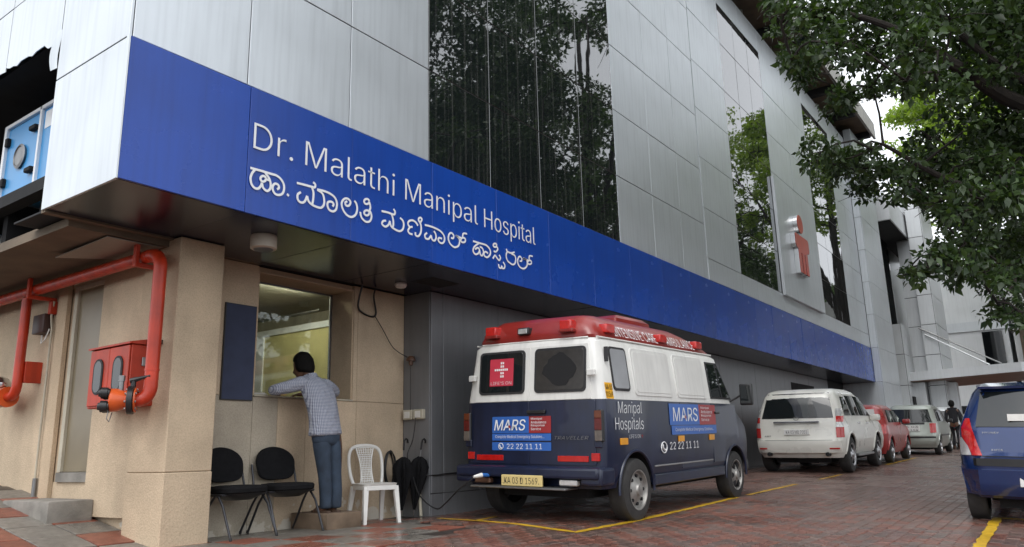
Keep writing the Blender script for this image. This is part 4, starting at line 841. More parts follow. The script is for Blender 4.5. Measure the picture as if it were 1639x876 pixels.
# blue hatchback at the right edge
BLUT = [(.27,.10,3.4,.68,.2,.3),(.33,.03,3.5,.74,.26,.35),(.55,.0,3.55,.785,.28,.4),(.70,.0,3.55,.79,.28,.4),(.74,.04,3.5,.79,.24,.4),(.95,.07,3.25,.78,.22,.4),(1.0,.085,2.8,.765,.2,.35),(1.36,.27,2.0,.635,.2,.3),(1.42,.30,1.85,.59,.2,.3),(1.455,.45,1.7,.50,.22,.3)]
def blu_x(A, P, rear, W, sp):
    P('bumper', sp(-.765, .765, .30, .56, .001, .035), M_['bluecar']); P('bumper_strip', sp(-.775, .775, .60, .675, .001, .012, 10, 1), M_['blackpl'])
    for s in (-1, 1):
        P('tail_lamp', lamp_grid(rear, s, [(.705,.56,.655), (.78,.585,.68), (.90,.615,.745), (1.0,.64,.742), (1.09,.655,.70)], .018), M_['lamp_red']); P('tail_lamp', lamp_grid(rear, s, [(.705,.66,.765), (.80,.69,.772), (.89,.748,.772)], .018), M_['lamp_clear'])
    P('tailgate_seam', sp(-.56, .56, .695, .702, .0015, .005, 10, 1), M_['black'])
    P('badge', text(MB(), 'HYUNDAI', (rear(.5,.93,.012)[0], .54, .93), (0,-1,0), (0,0,1), .17, .018, bold=.01), M_['chrome'], A, 0); P('badge', text(MB(), 'KAPPA', (rear(.4,.76,.016)[0], .47, .755), (0,-1,0), (0,0,1), .10, .018, bold=.01), M_['chrome'], A, 0)
    P('spoiler', MB().loft([[(.20, -.56, 1.40), (.20, .56, 1.40), (.40, .58, 1.445), (.40, -.58, 1.445)], [(.19, -.54, 1.425), (.19, .54, 1.425), (.42, .5, 1.468), (.42, -.5, 1.468)]]), M_['bluecar'])
    P('window_note', MB().box(.055, .0555, -.05, .30, 1.06, 1.13), M_['whitepl'])
def lamp_grid(rear, s, rows, d):
    mb = MB(); n = 6; zs = [rows[0][0]+(rows[-1][0]-rows[0][0])*k/8 for k in range(9)]
    for dd in (d, -.01): mb.grid(lambda u, v: rear(s*(interp(rows, zs[0]+(zs[-1]-zs[0])*v, 1)*(1-u)+interp(rows, zs[0]+(zs[-1]-zs[0])*v, 2)*u), zs[0]+(zs[-1]-zs[0])*v, dd), n, 8)
    ed = [(i/n, 0) for i in range(n)]+[(1, j/8) for j in range(8)]+[(1-i/n, 1) for i in range(n)]+[(0, 1-j/8) for j in range(8)]
    f = lambda u, v, dd: rear(s*(interp(rows, zs[0]+(zs[-1]-zs[0])*v, 1)*(1-u)+interp(rows, zs[0]+(zs[-1]-zs[0])*v, 2)*u), zs[0]+(zs[-1]-zs[0])*v, dd)
    mb.loft([[f(u, v, -.01) for u, v in ed], [f(u, v, d) for u, v in ed]], caps=False); return mb
blu = car('parked_car', 'dark blue hatchback cut off by the right edge of the photo', (9.63, .365, gz(10.2, .335)-.015), (.04, -.02, 0), BLUT, M_['bluecar'], (.58, 2.95), .285, .18, 0,
    [[(.5,1.03),(1.15,1.03),(1.15,1.33),(.72,1.33)], [(1.2,1.03),(2.35,1.03),(1.95,1.32),(1.2,1.33)]], (.60, 1.0, 1.37, .10), [], (.50, .40, .52, ('KA 01 MC 4282',), 'plate_w'), extras=blu_x)
# ------------------------------------------------------------------ fire pipes, cabinet, plant on the left
def bend(p, q, r, c, n=6):
    """quarter bend from p to q around centre c"""
    p, q, c = Vector(p), Vector(q), Vector(c); a = p-c; b = q-c
    return [tuple(c+a*math.cos(t)+b*math.sin(t)) for t in [math.pi/2*k/n for k in range(n+1)]]
PX, PY, PZ, PR = 3.62, 6.50, 2.60, .058
fp = thing('fire_pipe', 'thick red fire main running along the side wall and turning down beside the pilaster', 'pipe', (PX, PY, 0))
AD = Vector((-.80, .60, 0)).normalized(); AE = Vector((.60, .80, 0)); AB = Vector((PX, PY, 1.28))
def AX(a, b=0, c=0): return AB+AD*(a*.70)+AE*b+Vector((0, 0, c))
pts = [(PX, 13.5, PZ+.02)]+[(PX, y, PZ+.02*(y-6.6)/7) for y in (11, 9, 8, 7)]+bend((PX, PY+.14, PZ), (PX, PY, PZ-.14), 0, (PX, PY+.14, PZ-.14))+[(PX, PY, 2.0), (PX, PY, 1.50)]+bend((PX, PY, 1.40), AX(.12), 0, AX(.12, 0, .12))+[AX(.15)]
part('pipe', MB().tube(pts, PR, 18), M_['redpaint'], fp)
part('weld_ring', MB().cyl((PX, PY, 1.53), (PX, PY, 1.55), PR+.004, n=18), M_['redpaint'], fp); part('weld_ring', MB().cyl((PX, PY+.18, PZ-.001), (PX, PY+.20, PZ-.001), PR+.004, n=18), M_['redpaint'], fp)
fl_ = part('flange', MB().cyl(AX(.150), AX(.168), .105, n=24), M_['orange'], fp)
part('valve', MB().lathe([(.09, 0), (.122, .006), (.122, .050), (.09, .056)], AX(.170), AD, 24), M_['blackpl'], fp)
part('flange', MB().cyl(AX(.228), AX(.250), .105, n=24), M_['orange'], fp)
for k in range(8):
    q = 2*math.pi*k/8+.2; part('bolt', MB().cyl(AX(.135, .09*math.cos(q), .09*math.sin(q)), AX(.268, .09*math.cos(q), .09*math.sin(q)), .010, n=6), M_['dullmetal'], fp)
part('valve_handle', MB().cyl(AX(.197, 0, .115), AX(.197, 0, .165), .022, n=10).tube([AX(.24, 0, .165), AX(.197, 0, .172), AX(.10, -.02, .19), AX(.0, -.05, .205)], [.022, .024, .015, .014], 8), M_['blackpl'], fp)
br = part('breeching', MB().loft([MB().ring(AX(.251), AD, .075, 18), MB().ring(AX(.29), AD, .078, 18), MB().ring(AX(.36), AD, .098, 18), MB().ring(AX(.43), AD, .100, 18), MB().ring(AX(.44), AD, .09, 18)]), M_['orange'], fp)
for db in (-.056, .056):
    for dz in (-.056, .056):
        part('inlet_cap', MB().lathe([(.036, 0), (.036, .012), (.047, .014), (.049, .065), (.034, .07), (.030, .085), (.012, .09)], AX(.435, db, dz), AD, 16), M_['blackpl'], br)
part('air_vent', MB().cyl(AX(.33, 0, .07), AX(.33, 0, .16), .020, n=10).cyl(AX(.33, 0, .161), AX(.33, 0, .21), .026, n=10), M_['dullmetal'], br)
part('chain', MB().tube([AX(.44, -.05, -.09), AX(.45, -.05, -.16), AX(.44, .02, -.18), AX(.42, .05, -.10)], .004, 5), M_['dullmetal'], br)
for y in (6.78, 8.95):
    part('bracket', MB().rbox(PX-.10, PX+.20, y-.025, y+.025, PZ-.10, PZ-.062, .004).rbox(PX-.10, PX-.062, y-.025, y+.025, PZ-.062, PZ+.12, .004).rbox(PX+.14, PX+.21, y-.03, y+.03, PZ-.24, PZ-.101, .004), M_['redcab'], fp)
fp2 = thing('fire_pipe', 'thinner red drop pipe with brass valve at the far left edge', 'pipe', (3.62, 9.18, 0))
pts = [(3.62, 9.18, 2.54), (3.62, 9.18, 1.65)]+bend((3.62, 9.18, 1.60), (3.62, 9.30, 1.48), 0, (3.62, 9.30, 1.60))+[(3.62, 9.36, 1.48)]
part('pipe', MB().tube(pts, .05, 16), M_['redpaint'], fp2)
part('flange', MB().cyl((3.62, 9.36, 1.48), (3.62, 9.42, 1.48), .11, n=20), M_['orange'], fp2); part('valve', MB().cyl((3.62, 9.42, 1.48), (3.62, 9.75, 1.45), .09, n=18).cyl((3.62, 9.5, 1.55), (3.62, 9.5, 1.66), .03, n=10), M_['orange'], fp2)
part('valve_cap', MB().lathe([(.10, 0), (.11, .02), (.11, .06), (.07, .11), (.02, .13)], (3.60, 9.55, 1.58), (0,0,1), 16), M_['chrome'], fp2)
part('wall_clamp', MB().rbox(3.66, 3.83, 9.12, 9.17, 1.62, 1.85, .004), M_['redcab'], fp2)
cb = thing('hose_cabinet', 'red metal fire hose cabinet with two oval windows on the side wall', 'cabinet', (3.68, 7.1, 1.25))
part('case', MB().rbox(3.565, 3.829, 6.76, 7.48, 1.25, 1.79, .006), M_['redcab'], cb)
part('hood', MB().loft([[(3.535, 6.745, 1.795), (3.535, 7.495, 1.795), (3.829, 7.495, 1.795), (3.829, 6.745, 1.795)], [(3.535, 6.745, 1.812), (3.535, 7.495, 1.812), (3.829, 7.495, 1.87), (3.829, 6.745, 1.87)]]), M_['redcab'], cb, smooth=0)
for y0, y1 in ((6.775, 7.117), (7.123, 7.465)):
    d = part('door', MB().rbox(3.55, 3.564, y0, y1, 1.27, 1.785, .004), M_['redcab'], cb); yc = (y0+y1)/2
    f = part('oval_window', MB().loft([[(3.5495, a, b) for a, b in rrect(yc-.085, yc+.085, 1.37, 1.70, .085, 6)], [(3.540, a, b) for a, b in rrect(yc-.085, yc+.085, 1.37, 1.70, .085, 6)]]), M_['rubber'], d)
    part('pane', MB().loft([[(3.5395, a, b) for a, b in rrect(yc-.065, yc+.065, 1.39, 1.68, .065, 6)], [(3.538, a, b) for a, b in rrect(yc-.065, yc+.065, 1.39, 1.68, .065, 6)]]), M_['carglass'], d)
part('latch', MB().rbox(3.66, 3.72, 6.745, 6.759, 1.60, 1.68, .004), M_['dullmetal'], cb); part('wall_bracket', MB().rbox(3.70, 3.80, 6.66, 6.75, 1.80, 1.84, .004), M_['black'], cb)
jb = part('junction_box', MB().rbox(3.73, 3.829, 8.98, 9.25, 2.16, 2.37, .01, 2), mat('brown_box', (.055,.026,.02), .5)); tag(jb, 'small brown junction box beside the thinner red drop pipe', 'junction box')
cd = thing('conduit', 'thin grey conduit pipe running down the side wall by the junction box', 'conduit', (3.80, 8.93, .4))
part('tube', MB().tube([(3.80, 8.93, .42), (3.80, 8.93, 2.2), (3.79, 8.95, 2.34), (3.79, 8.92, 2.5)], .012, 8), M_['cream'], cd); part('sleeve', MB().cyl((3.80, 8.93, .30), (3.80, 8.93, .62), .022, n=10), M_['dullmetal'], cd)
part('loop', MB().tube([(3.79, 8.96, 2.2), (3.77, 9.0, 2.08), (3.77, 9.08, 2.05), (3.78, 9.1, 2.14)], .008, 6), M_['whitepl'], cd)
M_['ahu'] = mat('air_unit_blue', (.06,.30,.62), .35, 0, .06, 3)
ah = thing('air_handling_unit', 'sky blue air handling unit with round port inside the torn opening', 'air unit', (3.0, 8.1, 2.84))
part('case', MB().rbox(3.03, 4.4, 7.50, 8.62, 3.36, 4.18, .01), M_['ahu'], ah)
part('frame', MB().rbox(3.0, 3.035, 7.49, 7.53, 3.34, 4.20, .004).rbox(3.0, 3.035, 7.79, 7.825, 3.34, 4.20, .004).rbox(3.0, 3.035, 8.58, 8.63, 3.34, 4.20, .004).rbox(3.0, 3.035, 7.53, 8.58, 4.16, 4.20, .004).rbox(3.0, 3.035, 7.53, 8.58, 3.34, 3.38, .004), M_['letter'], ah)
part('port', MB().lathe([(.12, 0), (.13, .02), (.105, .03), (.10, .02), (.001, .018)], (3.028, 8.22, 3.78), (-1,0,0), 24), M_['dullmetal'], ah)
for z in (3.54, 3.98): part('latch', MB().rbox(2.98, 3.03, 7.87, 8.0, z, z+.05, .008), M_['black'], ah); part('hinge', MB().rbox(2.99, 3.03, 8.51, 8.57, z-.02, z+.07, .006), M_['black'], ah)
part('label_plate', MB().box(3.026, 3.0285, 7.56, 7.75, 3.95, 4.13), M_['letter'], ah, smooth=0)
part('stand', MB().box(3.05, 4.35, 7.6, 7.7, 2.84, 3.34).box(3.05, 4.35, 8.4, 8.5, 2.84, 3.34).box(2.9, 3.04, 7.3, 9.4, 3.20, 3.32), M_['black'], ah, smooth=0)
dk = part('duct', MB().tube([(2.95, 8.6, 3.10), (2.95, 9.6, 3.10), (3.0, 12, 3.12)], .10, 14), M_['rubber']); tag(dk, 'black insulated duct lying along the ledge under the blue unit', 'duct')
wb = part('unit_cover', MB().loft([rrect3(2.90, 3.25, 8.60, 9.10, 2.84, .03), rrect3(2.92, 3.24, 8.66, 9.08, 3.02, .04), rrect3(2.96, 3.22, 8.74, 9.05, 3.08, .04)]), M_['lightconc']); tag(wb, 'pale box cover standing on the ledge beneath the black duct', 'cover')
sh = part('roofing_sheet', MB().loft([[(3.22, 6.70, 2.700), (3.75, 6.72, 2.712), (3.78, 7.35, 2.705), (3.22, 7.66, 2.672)], [(3.22, 6.70, 2.708), (3.75, 6.72, 2.718), (3.78, 7.35, 2.712), (3.22, 7.66, 2.680)]]), mat('bent_sheet', (.30,.27,.23), .45, .3, .1, 3), smooth=0); tag(sh, 'loose pale metal sheet hanging under the ledge above the red pipe', 'sheet')
# ------------------------------------------------------------------ things under the overhang
dl = thing('downlight', 'round cream downlight fixed under the dark soffit near the window', 'light', (4.28, 5.92, 2.79))
part('housing', MB().lathe([(.115, 0), (.12, -.02), (.12, -.12), (.105, -.13)], (4.28, 5.92, 2.79), (0,0,1), 28), mat('cream_fitting', (.50,.44,.36), .5), dl); part('lens', MB().lathe([(.09, -.131), (.085, -.136), (.001, -.138)], (4.28, 5.92, 2.79), (0,0,1), 24, caps=False), M_['dullmetal'], dl)
sm = part('smoke_sensor', MB().lathe([(.07, 0), (.075, -.02), (.06, -.05), (.02, -.06), (.001, -.06)], (6.62, 6.42, 2.79), (0,0,1), 8), M_['whitepl']); tag(sm, 'small white octagonal sensor on the soffit near the grey wall', 'sensor')
nb_ = thing('notice_board', 'plain dark blue notice board hung left of the enquiry window', 'notice board', (4.75, WY, 1.35))
part('backing', MB().rbox(4.57, 4.945, WY-.022, WY-.001, 1.345, 2.335, .003), M_['blackpl'], nb_); part('felt', MB().box(4.58, 4.935, WY-.0245, WY-.0225, 1.355, 2.325), M_['board'], nb_, smooth=0)
pp = thing('paper_stack', 'low stack of papers lying on the left end of the window sill', 'papers', (5.1, 7.1, 1.412))
for k in range(4): part('sheaf', MB().rbox(5.02+.01*k, 5.24-.012*k, 7.02+.008*k, 7.22, 1.4125+.011*k, 1.422+.011*k, .001), M_['whitepl'] if k % 2 == 0 else M_['cream'], pp)
stp = part('step_box', MB().rbox(5.46, 5.93, 6.29, 6.86, .03, .20, .01, 2), M_['wood']); tag(stp, 'brown wooden step box that the man stands on', 'step')
def chair():
    A = thing('visitor_chair', 'black visitor chair', 'chair')
    P = lambda n, mb, m, par=A: part(n, mb, m, par, local=True)
    # seat facing -y, origin on the floor under the seat centre
    def seatring(z, s): return [(.235*s*math.copysign(abs(math.cos(t))**.55, math.cos(t)), .225*s*math.copysign(abs(math.sin(t))**.55, math.sin(t)), z) for t in [2*math.pi*k/28 for k in range(28)]]
    P('seat', MB().loft([seatring(.405, .93), seatring(.415, .99), seatring(.45, 1.0), seatring(.468, .95), seatring(.474, .7)]), M_['cloth']); P('seat_shell', MB().loft([seatring(.34, .45), seatring(.385, .85), seatring(.404, .92)]), M_['blackpl'])
    def back(u, v, d):
        a = (u-.5)*2; b = v; x = .232*a*(1-.10*(1-b)); z = .50+.335*b; y = .235+.075*b+.035*a*a*-1; return (x, y+d, z)
    pl = [];
    for k in range(36):
        t = 2*math.pi*k/36; c, s_ = math.cos(t), math.sin(t); e = 1.0 if s_ > 0 else .55
        pl.append((.5+.5*math.copysign(abs(c)**e, c), .5+.5*math.copysign(abs(s_)**(e), s_)))
    def ringb(d, sc): return [back(.5+(u-.5)*sc, .5+(v-.5)*sc, d) for u, v in pl]
    P('backrest', MB().loft([ringb(.018, .9), ringb(.014, .98), ringb(-.012, 1.0), ringb(-.028, .95), ringb(-.034, .7)]), M_['cloth'])
    for s in (-1, 1):
        x = s*.245
        P('leg', MB().tube([(x, -.03, .395), (x+s*.01, -.12, .30), (x+s*.015, -.265, .005)], .0115, 8), M_['frame']); P('leg', MB().tube([(x, .0, .395), (x+s*.008, .10, .28), (x+s*.012, .27, .005)], .0115, 8), M_['frame'])
        P('back_support', MB().tube([(x, -.10, .395), (x, .16, .395), (x, .215, .43), (x*.985, .25, .55), (x*.98, .285, .66)], .0115, 8), M_['frame'])
        for yy in (-.265, .27): P('foot_cap', MB().cyl((x+s*.015, yy, .0), (x+s*.014, yy*.97, .025), .014, n=8), M_['rubber'])
    P('cross_bar', MB().cyl((-.245, 0, .393), (.245, 0, .393), .011, n=8).cyl((-.245, -.1, .393), (.245, -.1, .393), .011, n=8), M_['frame'])
    return A
c1 = chair(); c1.location = (4.625, 6.60, gz(4.6, 6.5)+.012); c1.rotation_euler.z = R(3); tag(c1, 'black padded visitor chair nearest the pilaster', 'chair', 'black visitor chairs along the wall')
c2 = copy_tree(c1); c2.location = (5.18, 6.58, gz(4.6, 6.5)+.012); c2.rotation_euler.z = R(-6); tag(c2, 'black padded visitor chair beside the man on the step', 'chair', 'black visitor chairs along the wall')
def plastic_chair():
    A = thing('plastic_chair', 'white moulded plastic chair with perforated back beside the umbrellas', 'chair', (6.30, 6.50, gz(6.3, 6.5)+.012), (0, 0, R(-20)))
    P = lambda n, mb, m=M_['whitepl'], par=A: part(n, mb, m, par, local=True)
    P('seat', MB().loft([[(a*1.0, b, .40) for a, b in rrect(-.21, .21, -.23, .20, .06)], [(a, b, .425) for a, b in rrect(-.225, .225, -.245, .21, .07)], [(a*.96, b*.96, .43) for a, b in rrect(-.21, .21, -.23, .20, .06)]]))
    bk = [(-.19,.19,.42),(-.215,.225,.52),(-.225,.26,.66),(-.205,.285,.78),(-.14,.30,.835),(0,.305,.852),(.14,.30,.835),(.205,.285,.78),(.225,.26,.66),(.215,.225,.52),(.19,.19,.42)]
    P('back_frame', MB().tube(crom(bk, 3), .021, 8))
    sp = MB()
    def F(u, v): 
        w = .085+.035*v-.03*math.sin(math.pi*v)
        return Vector(((u-.5)*2*w, .20+.10*v, .425+.40*v))
    nu, nv = 7, 16
    for i in range(nu+1): sp.tube([F(i/nu, j/nv) for j in range(nv+1)], .0055 if i not in (0, nu) else .010, 5)
    for j in range(nv+1): sp.tube([F(i/nu, j/nv) for i in range(nu+1)], .0055, 5)
    P('back_lattice', sp)
    for s in (-1, 1):
        for (y0, y1) in ((-.20, -.25), (.17, .27)):
            q0 = [(s*.195-.03, y0-.025, .40), (s*.195+.03, y0-.025, .40), (s*.195+.03, y0+.025, .40), (s*.195-.03, y0+.025, .40)]
            q1 = [(s*.225-.020, y1-.018, .0), (s*.225+.020, y1-.018, .0), (s*.225+.020, y1+.018, .0), (s*.225-.020, y1+.018, .0)]
            P('leg', MB().loft([q0, [tuple((Vector(a)*.5+Vector(b)*.5)) for a, b in zip(q0, q1)], q1]))
    A.scale = (.9, .92, .98)
    P('apron', MB().rbox(-.19, .19, -.235, -.222, .355, .405, .004).rbox(-.215, -.203, -.2, .18, .36, .405, .004).rbox(.203, .215, -.2, .18, .36, .405, .004))
    return A
plastic_chair()
def umbrella(x, y, lean, label, rr):
    z0 = gz(6.9, 6.7)+.012; A = thing('umbrella', label, 'umbrella', (x, y, z0), (R(6), lean, 0), 'folded umbrellas in the corner')
    P = lambda n, mb, m, par=A: part(n, mb, m, par, local=True)
    prof = [(.012, .08), (.035, .18), (.07, .34), (.10, .50), (.105, .58), (.07, .66), (.02, .70)]
    rings = []
    for (r, h) in prof: rings.append([(r*(1+.35*math.cos(7*t+h*4+rr))*math.cos(t), r*(1+.35*math.cos(7*t+h*4+rr))*math.sin(t)*.8, h) for t in [2*math.pi*k/42 for k in range(42)]])
    P('canopy', MB().loft(rings), M_['cloth']); P('tip', MB().cyl((0,0,0), (0,0,.12), .005, .007, n=8), M_['chrome'])
    P('shaft', MB().cyl((0,0,.69), (0,0,.80), .007, n=8), M_['dullmetal'])
    P('handle', MB().tube([(0,0,.78), (0,0,.86), (.01,0,.895), (.035,0,.91), (.06,0,.895), (.066,0,.86)], .012, 8), M_['blackpl'])
umbrella(6.93, 6.68, R(-4), 'black folded umbrella with crook handle leaning beside the coiled cable', 0); umbrella(7.05, 6.60, R(3), 'black folded umbrella against the grey wall next to the white stick', 1.3)
stk = part('walking_stick', MB().tube([(7.13, 6.55, gz(6.9, 6.6)+.012), (7.16, 6.62, .50)], .018, 10), M_['cream']); tag(stk, 'pale wooden stick standing in the corner by the umbrellas', 'stick')
cc = MB(); rr = random.Random(3)
for k in range(7):
    w = .085+rr.uniform(-.012, .012); h = .20+rr.uniform(-.02, .02); ph = rr.uniform(-.25, .25); cy = WY-.02-.006*k
    cc.tube([(6.93+w*math.cos(t)+ph*.05*math.sin(t*2), cy+.01*math.sin(t+k), .60+h*math.sin(t)-.03*ph) for t in [2*math.pi*j/24 for j in range(24)]], .0065, 6, closed=True)
o = part('cable_coil', cc, M_['blackpl']); tag(o, 'coil of black cable hung low on the tan wall', 'cable')
def wire(pts, r, label, name='wire'):
    o = part(name, MB().tube(crom(pts, 5), r, 6), M_['blackpl']); tag(o, label, 'wire'); return o
so = thing('power_socket', 'pair of white power sockets at the corner of the grey wall', 'socket', (7.19, 6.75, 1.25))
for y in (6.80, 6.62): b = part('socket_box', MB().rbox(7.135, 7.195, y-.085, y+.075, 1.19, 1.31, .008), M_['cream'], so); part('socket_face', MB().rbox(7.128, 7.1345, y-.05, y+.04, 1.21, 1.29, .003), M_['whitepl'], b)
wire([(6.35, 6.80, 2.79), (6.36, 6.88, 2.55), (6.45, 6.9, 2.47), (6.62, 6.9, 2.44), (6.68, 6.9, 2.50), (6.60, 6.86, 2.68), (6.57, 6.80, 2.785)], .012, 'thick looped black wire hanging from the soffit')
wire([(6.66, 6.895, 2.45), (6.78, 6.88, 2.30), (6.95, 6.86, 2.08), (7.14, 6.80, 1.97)], .005, 'thin wire strung from the soffit loop to the bell fitting')
bl = thing('wire_holder', 'small brown bell shaped wire holder on the corner of the grey wall', 'fitting', (7.17, 6.75, 1.92))
part('bell', MB().lathe([(.03, .03), (.055, .0), (.06, -.03), (.03, -.035), (.025, -.08), (.012, -.09)], (7.14, 6.74, 1.95), (0,0,1), 14), mat('brown_bell', (.10,.05,.03), .35), bl); part('arm', MB().cyl((7.14, 6.74, 1.97), (7.196, 6.74, 1.97), .012, n=8), M_['blackpl'], bl)
wire([(7.14, 6.74, 1.86), (7.15, 6.75, 1.55), (7.14, 6.74, 1.30)], .005, 'thin black wire dropping from bell fitting to the sockets')
wire([(7.12, 6.63, 1.21), (7.10, 6.66, .95), (7.05, 6.70, .78), (7.02, 6.66, .70)], .006, 'black lead dangling from the sockets to the umbrellas')
wire([(7.00, 6.60, .62), (6.96, 6.42, .30), (7.0, 6.2, .15), (6.88, 5.95, .22), (6.80, 5.68, .38), (6.86, 5.52, .50)], .008, 'charging cable sagging from the corner to the ambulance plug', 'charging_cable')
wire([(7.15, 6.50, .52), (7.25, 6.44, .515), (7.6, 6.44, .53), (8.4, 6.44, .54)], .008, 'dark cable clipped along the grey wall at knee height')
# ------------------------------------------------------------------ people
def skin(chain, flat=1.0, c0=0.0, sub=2):
    """chain: {name:(x,y,z,r)}, edges; grown with a Skin modifier; flat squashes depth (y) about c0"""
    V, E_, root = chain; idx = {k: i for i, k in enumerate(V)}
    me = bpy.data.meshes.new('sk'); me.from_pydata([(v[0], c0+(v[1]-c0)/flat, v[2]) for v in V.values()], [(idx[a], idx[b]) for a, b in E_], [])
    o = bpy.data.objects.new('sk', me); COL.objects.link(o); md = o.modifiers.new('s', 'SKIN'); md.use_smooth_shade = True; md.branch_smoothing = .6
    for k, i in idx.items(): me.skin_vertices[0].data[i].radius = (V[k][3], V[k][3])
    me.skin_vertices[0].data[idx[root]].use_root = True
    sb = o.modifiers.new('d', 'SUBSURF'); sb.levels = sub; sb.render_levels = sub
    bpy.context.view_layer.update(); r = bake(o)
    for v in r.vertices: v.co.y = c0+(v.co.y-c0)*flat
    r.polygons.foreach_set('use_smooth', [True]*len(r.polygons)); return r
def edges(*paths): return [(a, b) for p in paths for a, b in zip(p.split(), p.split()[1:])]
M_['skin'] = mat('brown_skin', (.13,.065,.038), .5, 0, .12, 20)
M_['hair'] = mat('black_hair', (.005,.0045,.004), .6, 0, .3, 60, bump=.8, bscale=180, spec=.15)
M_['jeans'] = mat('faded_blue_jeans', (.034,.052,.080), .85, 0, .3, 9, bump=.5, bscale=160)
M_['leather'] = mat('brown_sandal', (.07,.04,.025), .6, 0, .2, 20)
M_['darkcloth'] = mat('dark_jacket', (.014,.014,.018), .9, 0, .2, 20, bump=.4)
def check_shirt():
    m, t, p = newmat('checked_shirt'); N = t.nodes; L = t.links; co = N.new('ShaderNodeTexCoord'); sx = N.new('ShaderNodeSeparateXYZ'); L.new(co.outputs['Object'], sx.inputs[0]); res = []
    for ax in ('X', 'Z'):
        a = N.new('ShaderNodeMath'); a.operation = 'MULTIPLY'; a.inputs[1].default_value = 66; L.new(sx.outputs[ax], a.inputs[0]); f = N.new('ShaderNodeMath'); f.operation = 'FRACT'; L.new(a.outputs[0], f.inputs[0])
        g_ = N.new('ShaderNodeMath'); g_.operation = 'LESS_THAN'; g_.inputs[1].default_value = .42; L.new(f.outputs[0], g_.inputs[0]); res.append(g_)
    s = N.new('ShaderNodeMath'); s.operation = 'ADD'; L.new(res[0].outputs[0], s.inputs[0]); L.new(res[1].outputs[0], s.inputs[1]); h = N.new('ShaderNodeMath'); h.operation = 'MULTIPLY'; h.inputs[1].default_value = .5; L.new(s.outputs[0], h.inputs[0])
    r = N.new('ShaderNodeValToRGB'); r.color_ramp.elements[0].color = (.46,.48,.54,1); r.color_ramp.elements[1].color = (.07,.085,.14,1); L.new(h.outputs[0], r.inputs[0]); L.new(r.outputs[0], p.inputs['Base Color']); p.inputs['Roughness'].default_value = .9
    n = N.new('ShaderNodeTexNoise'); n.inputs['Scale'].default_value = 14; n.inputs['Detail'].default_value = 4; L.new(co.outputs['Object'], n.inputs['Vector']); b = N.new('ShaderNodeBump'); b.inputs['Strength'].default_value = .9; b.inputs['Distance'].default_value = .04; L.new(n.outputs['Fac'], b.inputs['Height']); L.new(b.outputs[0], p.inputs['Normal'])
    return m
M_['shirt'] = check_shirt()
def hand_edges(V, pre, w, tip, sgn):
    """five fingers rooted in the palm; w wrist point, tip knuckle direction"""
    w = Vector(w); d = (Vector(tip)-w).normalized(); up_ = Vector((0,0,1)); sd_ = d.cross(up_).normalized()*sgn
    V[pre+'palm'] = (*(w+d*.05), .030); V[pre+'kn'] = (*(w+d*.085), .028); E_ = [(pre+'wr', pre+'palm'), (pre+'palm', pre+'kn')]
    for k, (o, l) in enumerate(((-.027, .062), (-.009, .074), (.010, .070), (.028, .055))):
        a = w+d*.10+sd_*o; b = a+d*l*.55+Vector((0,0,-.006)); c = b+d*l*.4+Vector((0,0,-.022))
        V[f'{pre}f{k}a'] = (*a, .0095); V[f'{pre}f{k}b'] = (*b, .0085); V[f'{pre}f{k}c'] = (*c, .007); E_ += [(pre+'kn', f'{pre}f{k}a'), (f'{pre}f{k}a', f'{pre}f{k}b'), (f'{pre}f{k}b', f'{pre}f{k}c')]
    a = w+d*.045-sd_*.036; b = a+d*.04-sd_*.02; V[pre+'ta'] = (*a, .011); V[pre+'tb'] = (*b, .009); E_ += [(pre+'palm', pre+'ta'), (pre+'ta', pre+'tb')]
    return E_
def head(mb, c, r, face):
    """face-shaped head: skull, jaw, nose, ears; face = unit direction"""
    f = Vector(face).normalized(); s = Vector((0,0,1)).cross(f).normalized(); u = f.cross(s); c = Vector(c); rings = []
    for (h, rx, ry, off) in ((-1.25, .42, .40, .30), (-1.12, .55, .58, .25), (-.85, .66, .78, .14), (-.5, .74, .90, .06), (-.15, .79, .95, .0), (.25, .80, .97, -.04), (.6, .72, .88, -.06), (.9, .48, .60, -.06), (1.02, .2, .25, -.06)):
        ring = []
        for k in range(20):
            t = 2*math.pi*k/20; a, b = math.cos(t), math.sin(t); bump = 0
            if a > .95 and -.55 < h < .0: bump = .22 if h < -.3 else .10
            if a > .8 and -.2 < h < .1 and abs(b) > .25: bump = -.07
            ring.append(c+u*h*r+f*((a*(ry)+off+bump)*r)+s*(b*rx*r))
        rings.append(ring)
    mb.loft(rings)
    for q in (-1, 1): mb.loft([[c+s*(q*r*(.76+.14*e))+f*(r*.13*math.cos(t)*(1-.3*e)-r*.05)+u*(r*.26*math.sin(t)-r*.12) for t in [2*math.pi*k/10 for k in range(10)]] for e in (0, 1)])
    return f, s, u
def hair_cap(c, r, f, s, u, low=-.55):
    mb = MB(); c = Vector(c); rr = random.Random(5); rings = []
    hs = [low+(1.16-low)*k/9 for k in range(10)]
    for h in hs:
        w = math.sqrt(max(.02, 1-(h/1.18)**2)); ring = []
        for k in range(28):
            t = 2*math.pi*k/28; a, b = math.cos(t), math.sin(t); fr = 1.0
            hh = h-.34*max(0, -a)*max(0, (.5-h)/1.2)
            if a > .35 and h < .45: fr = .72        # hairline stays behind the face
            ring.append(c+u*(hh*r+rr.uniform(-.03, .03)*r)+f*((a*w*1.0*fr-.08)*r*(1+rr.uniform(-.03, .03)))+s*(b*w*.88*r*(1+rr.uniform(-.03, .03))))
        rings.append(ring)
    mb.loft(rings); return mb
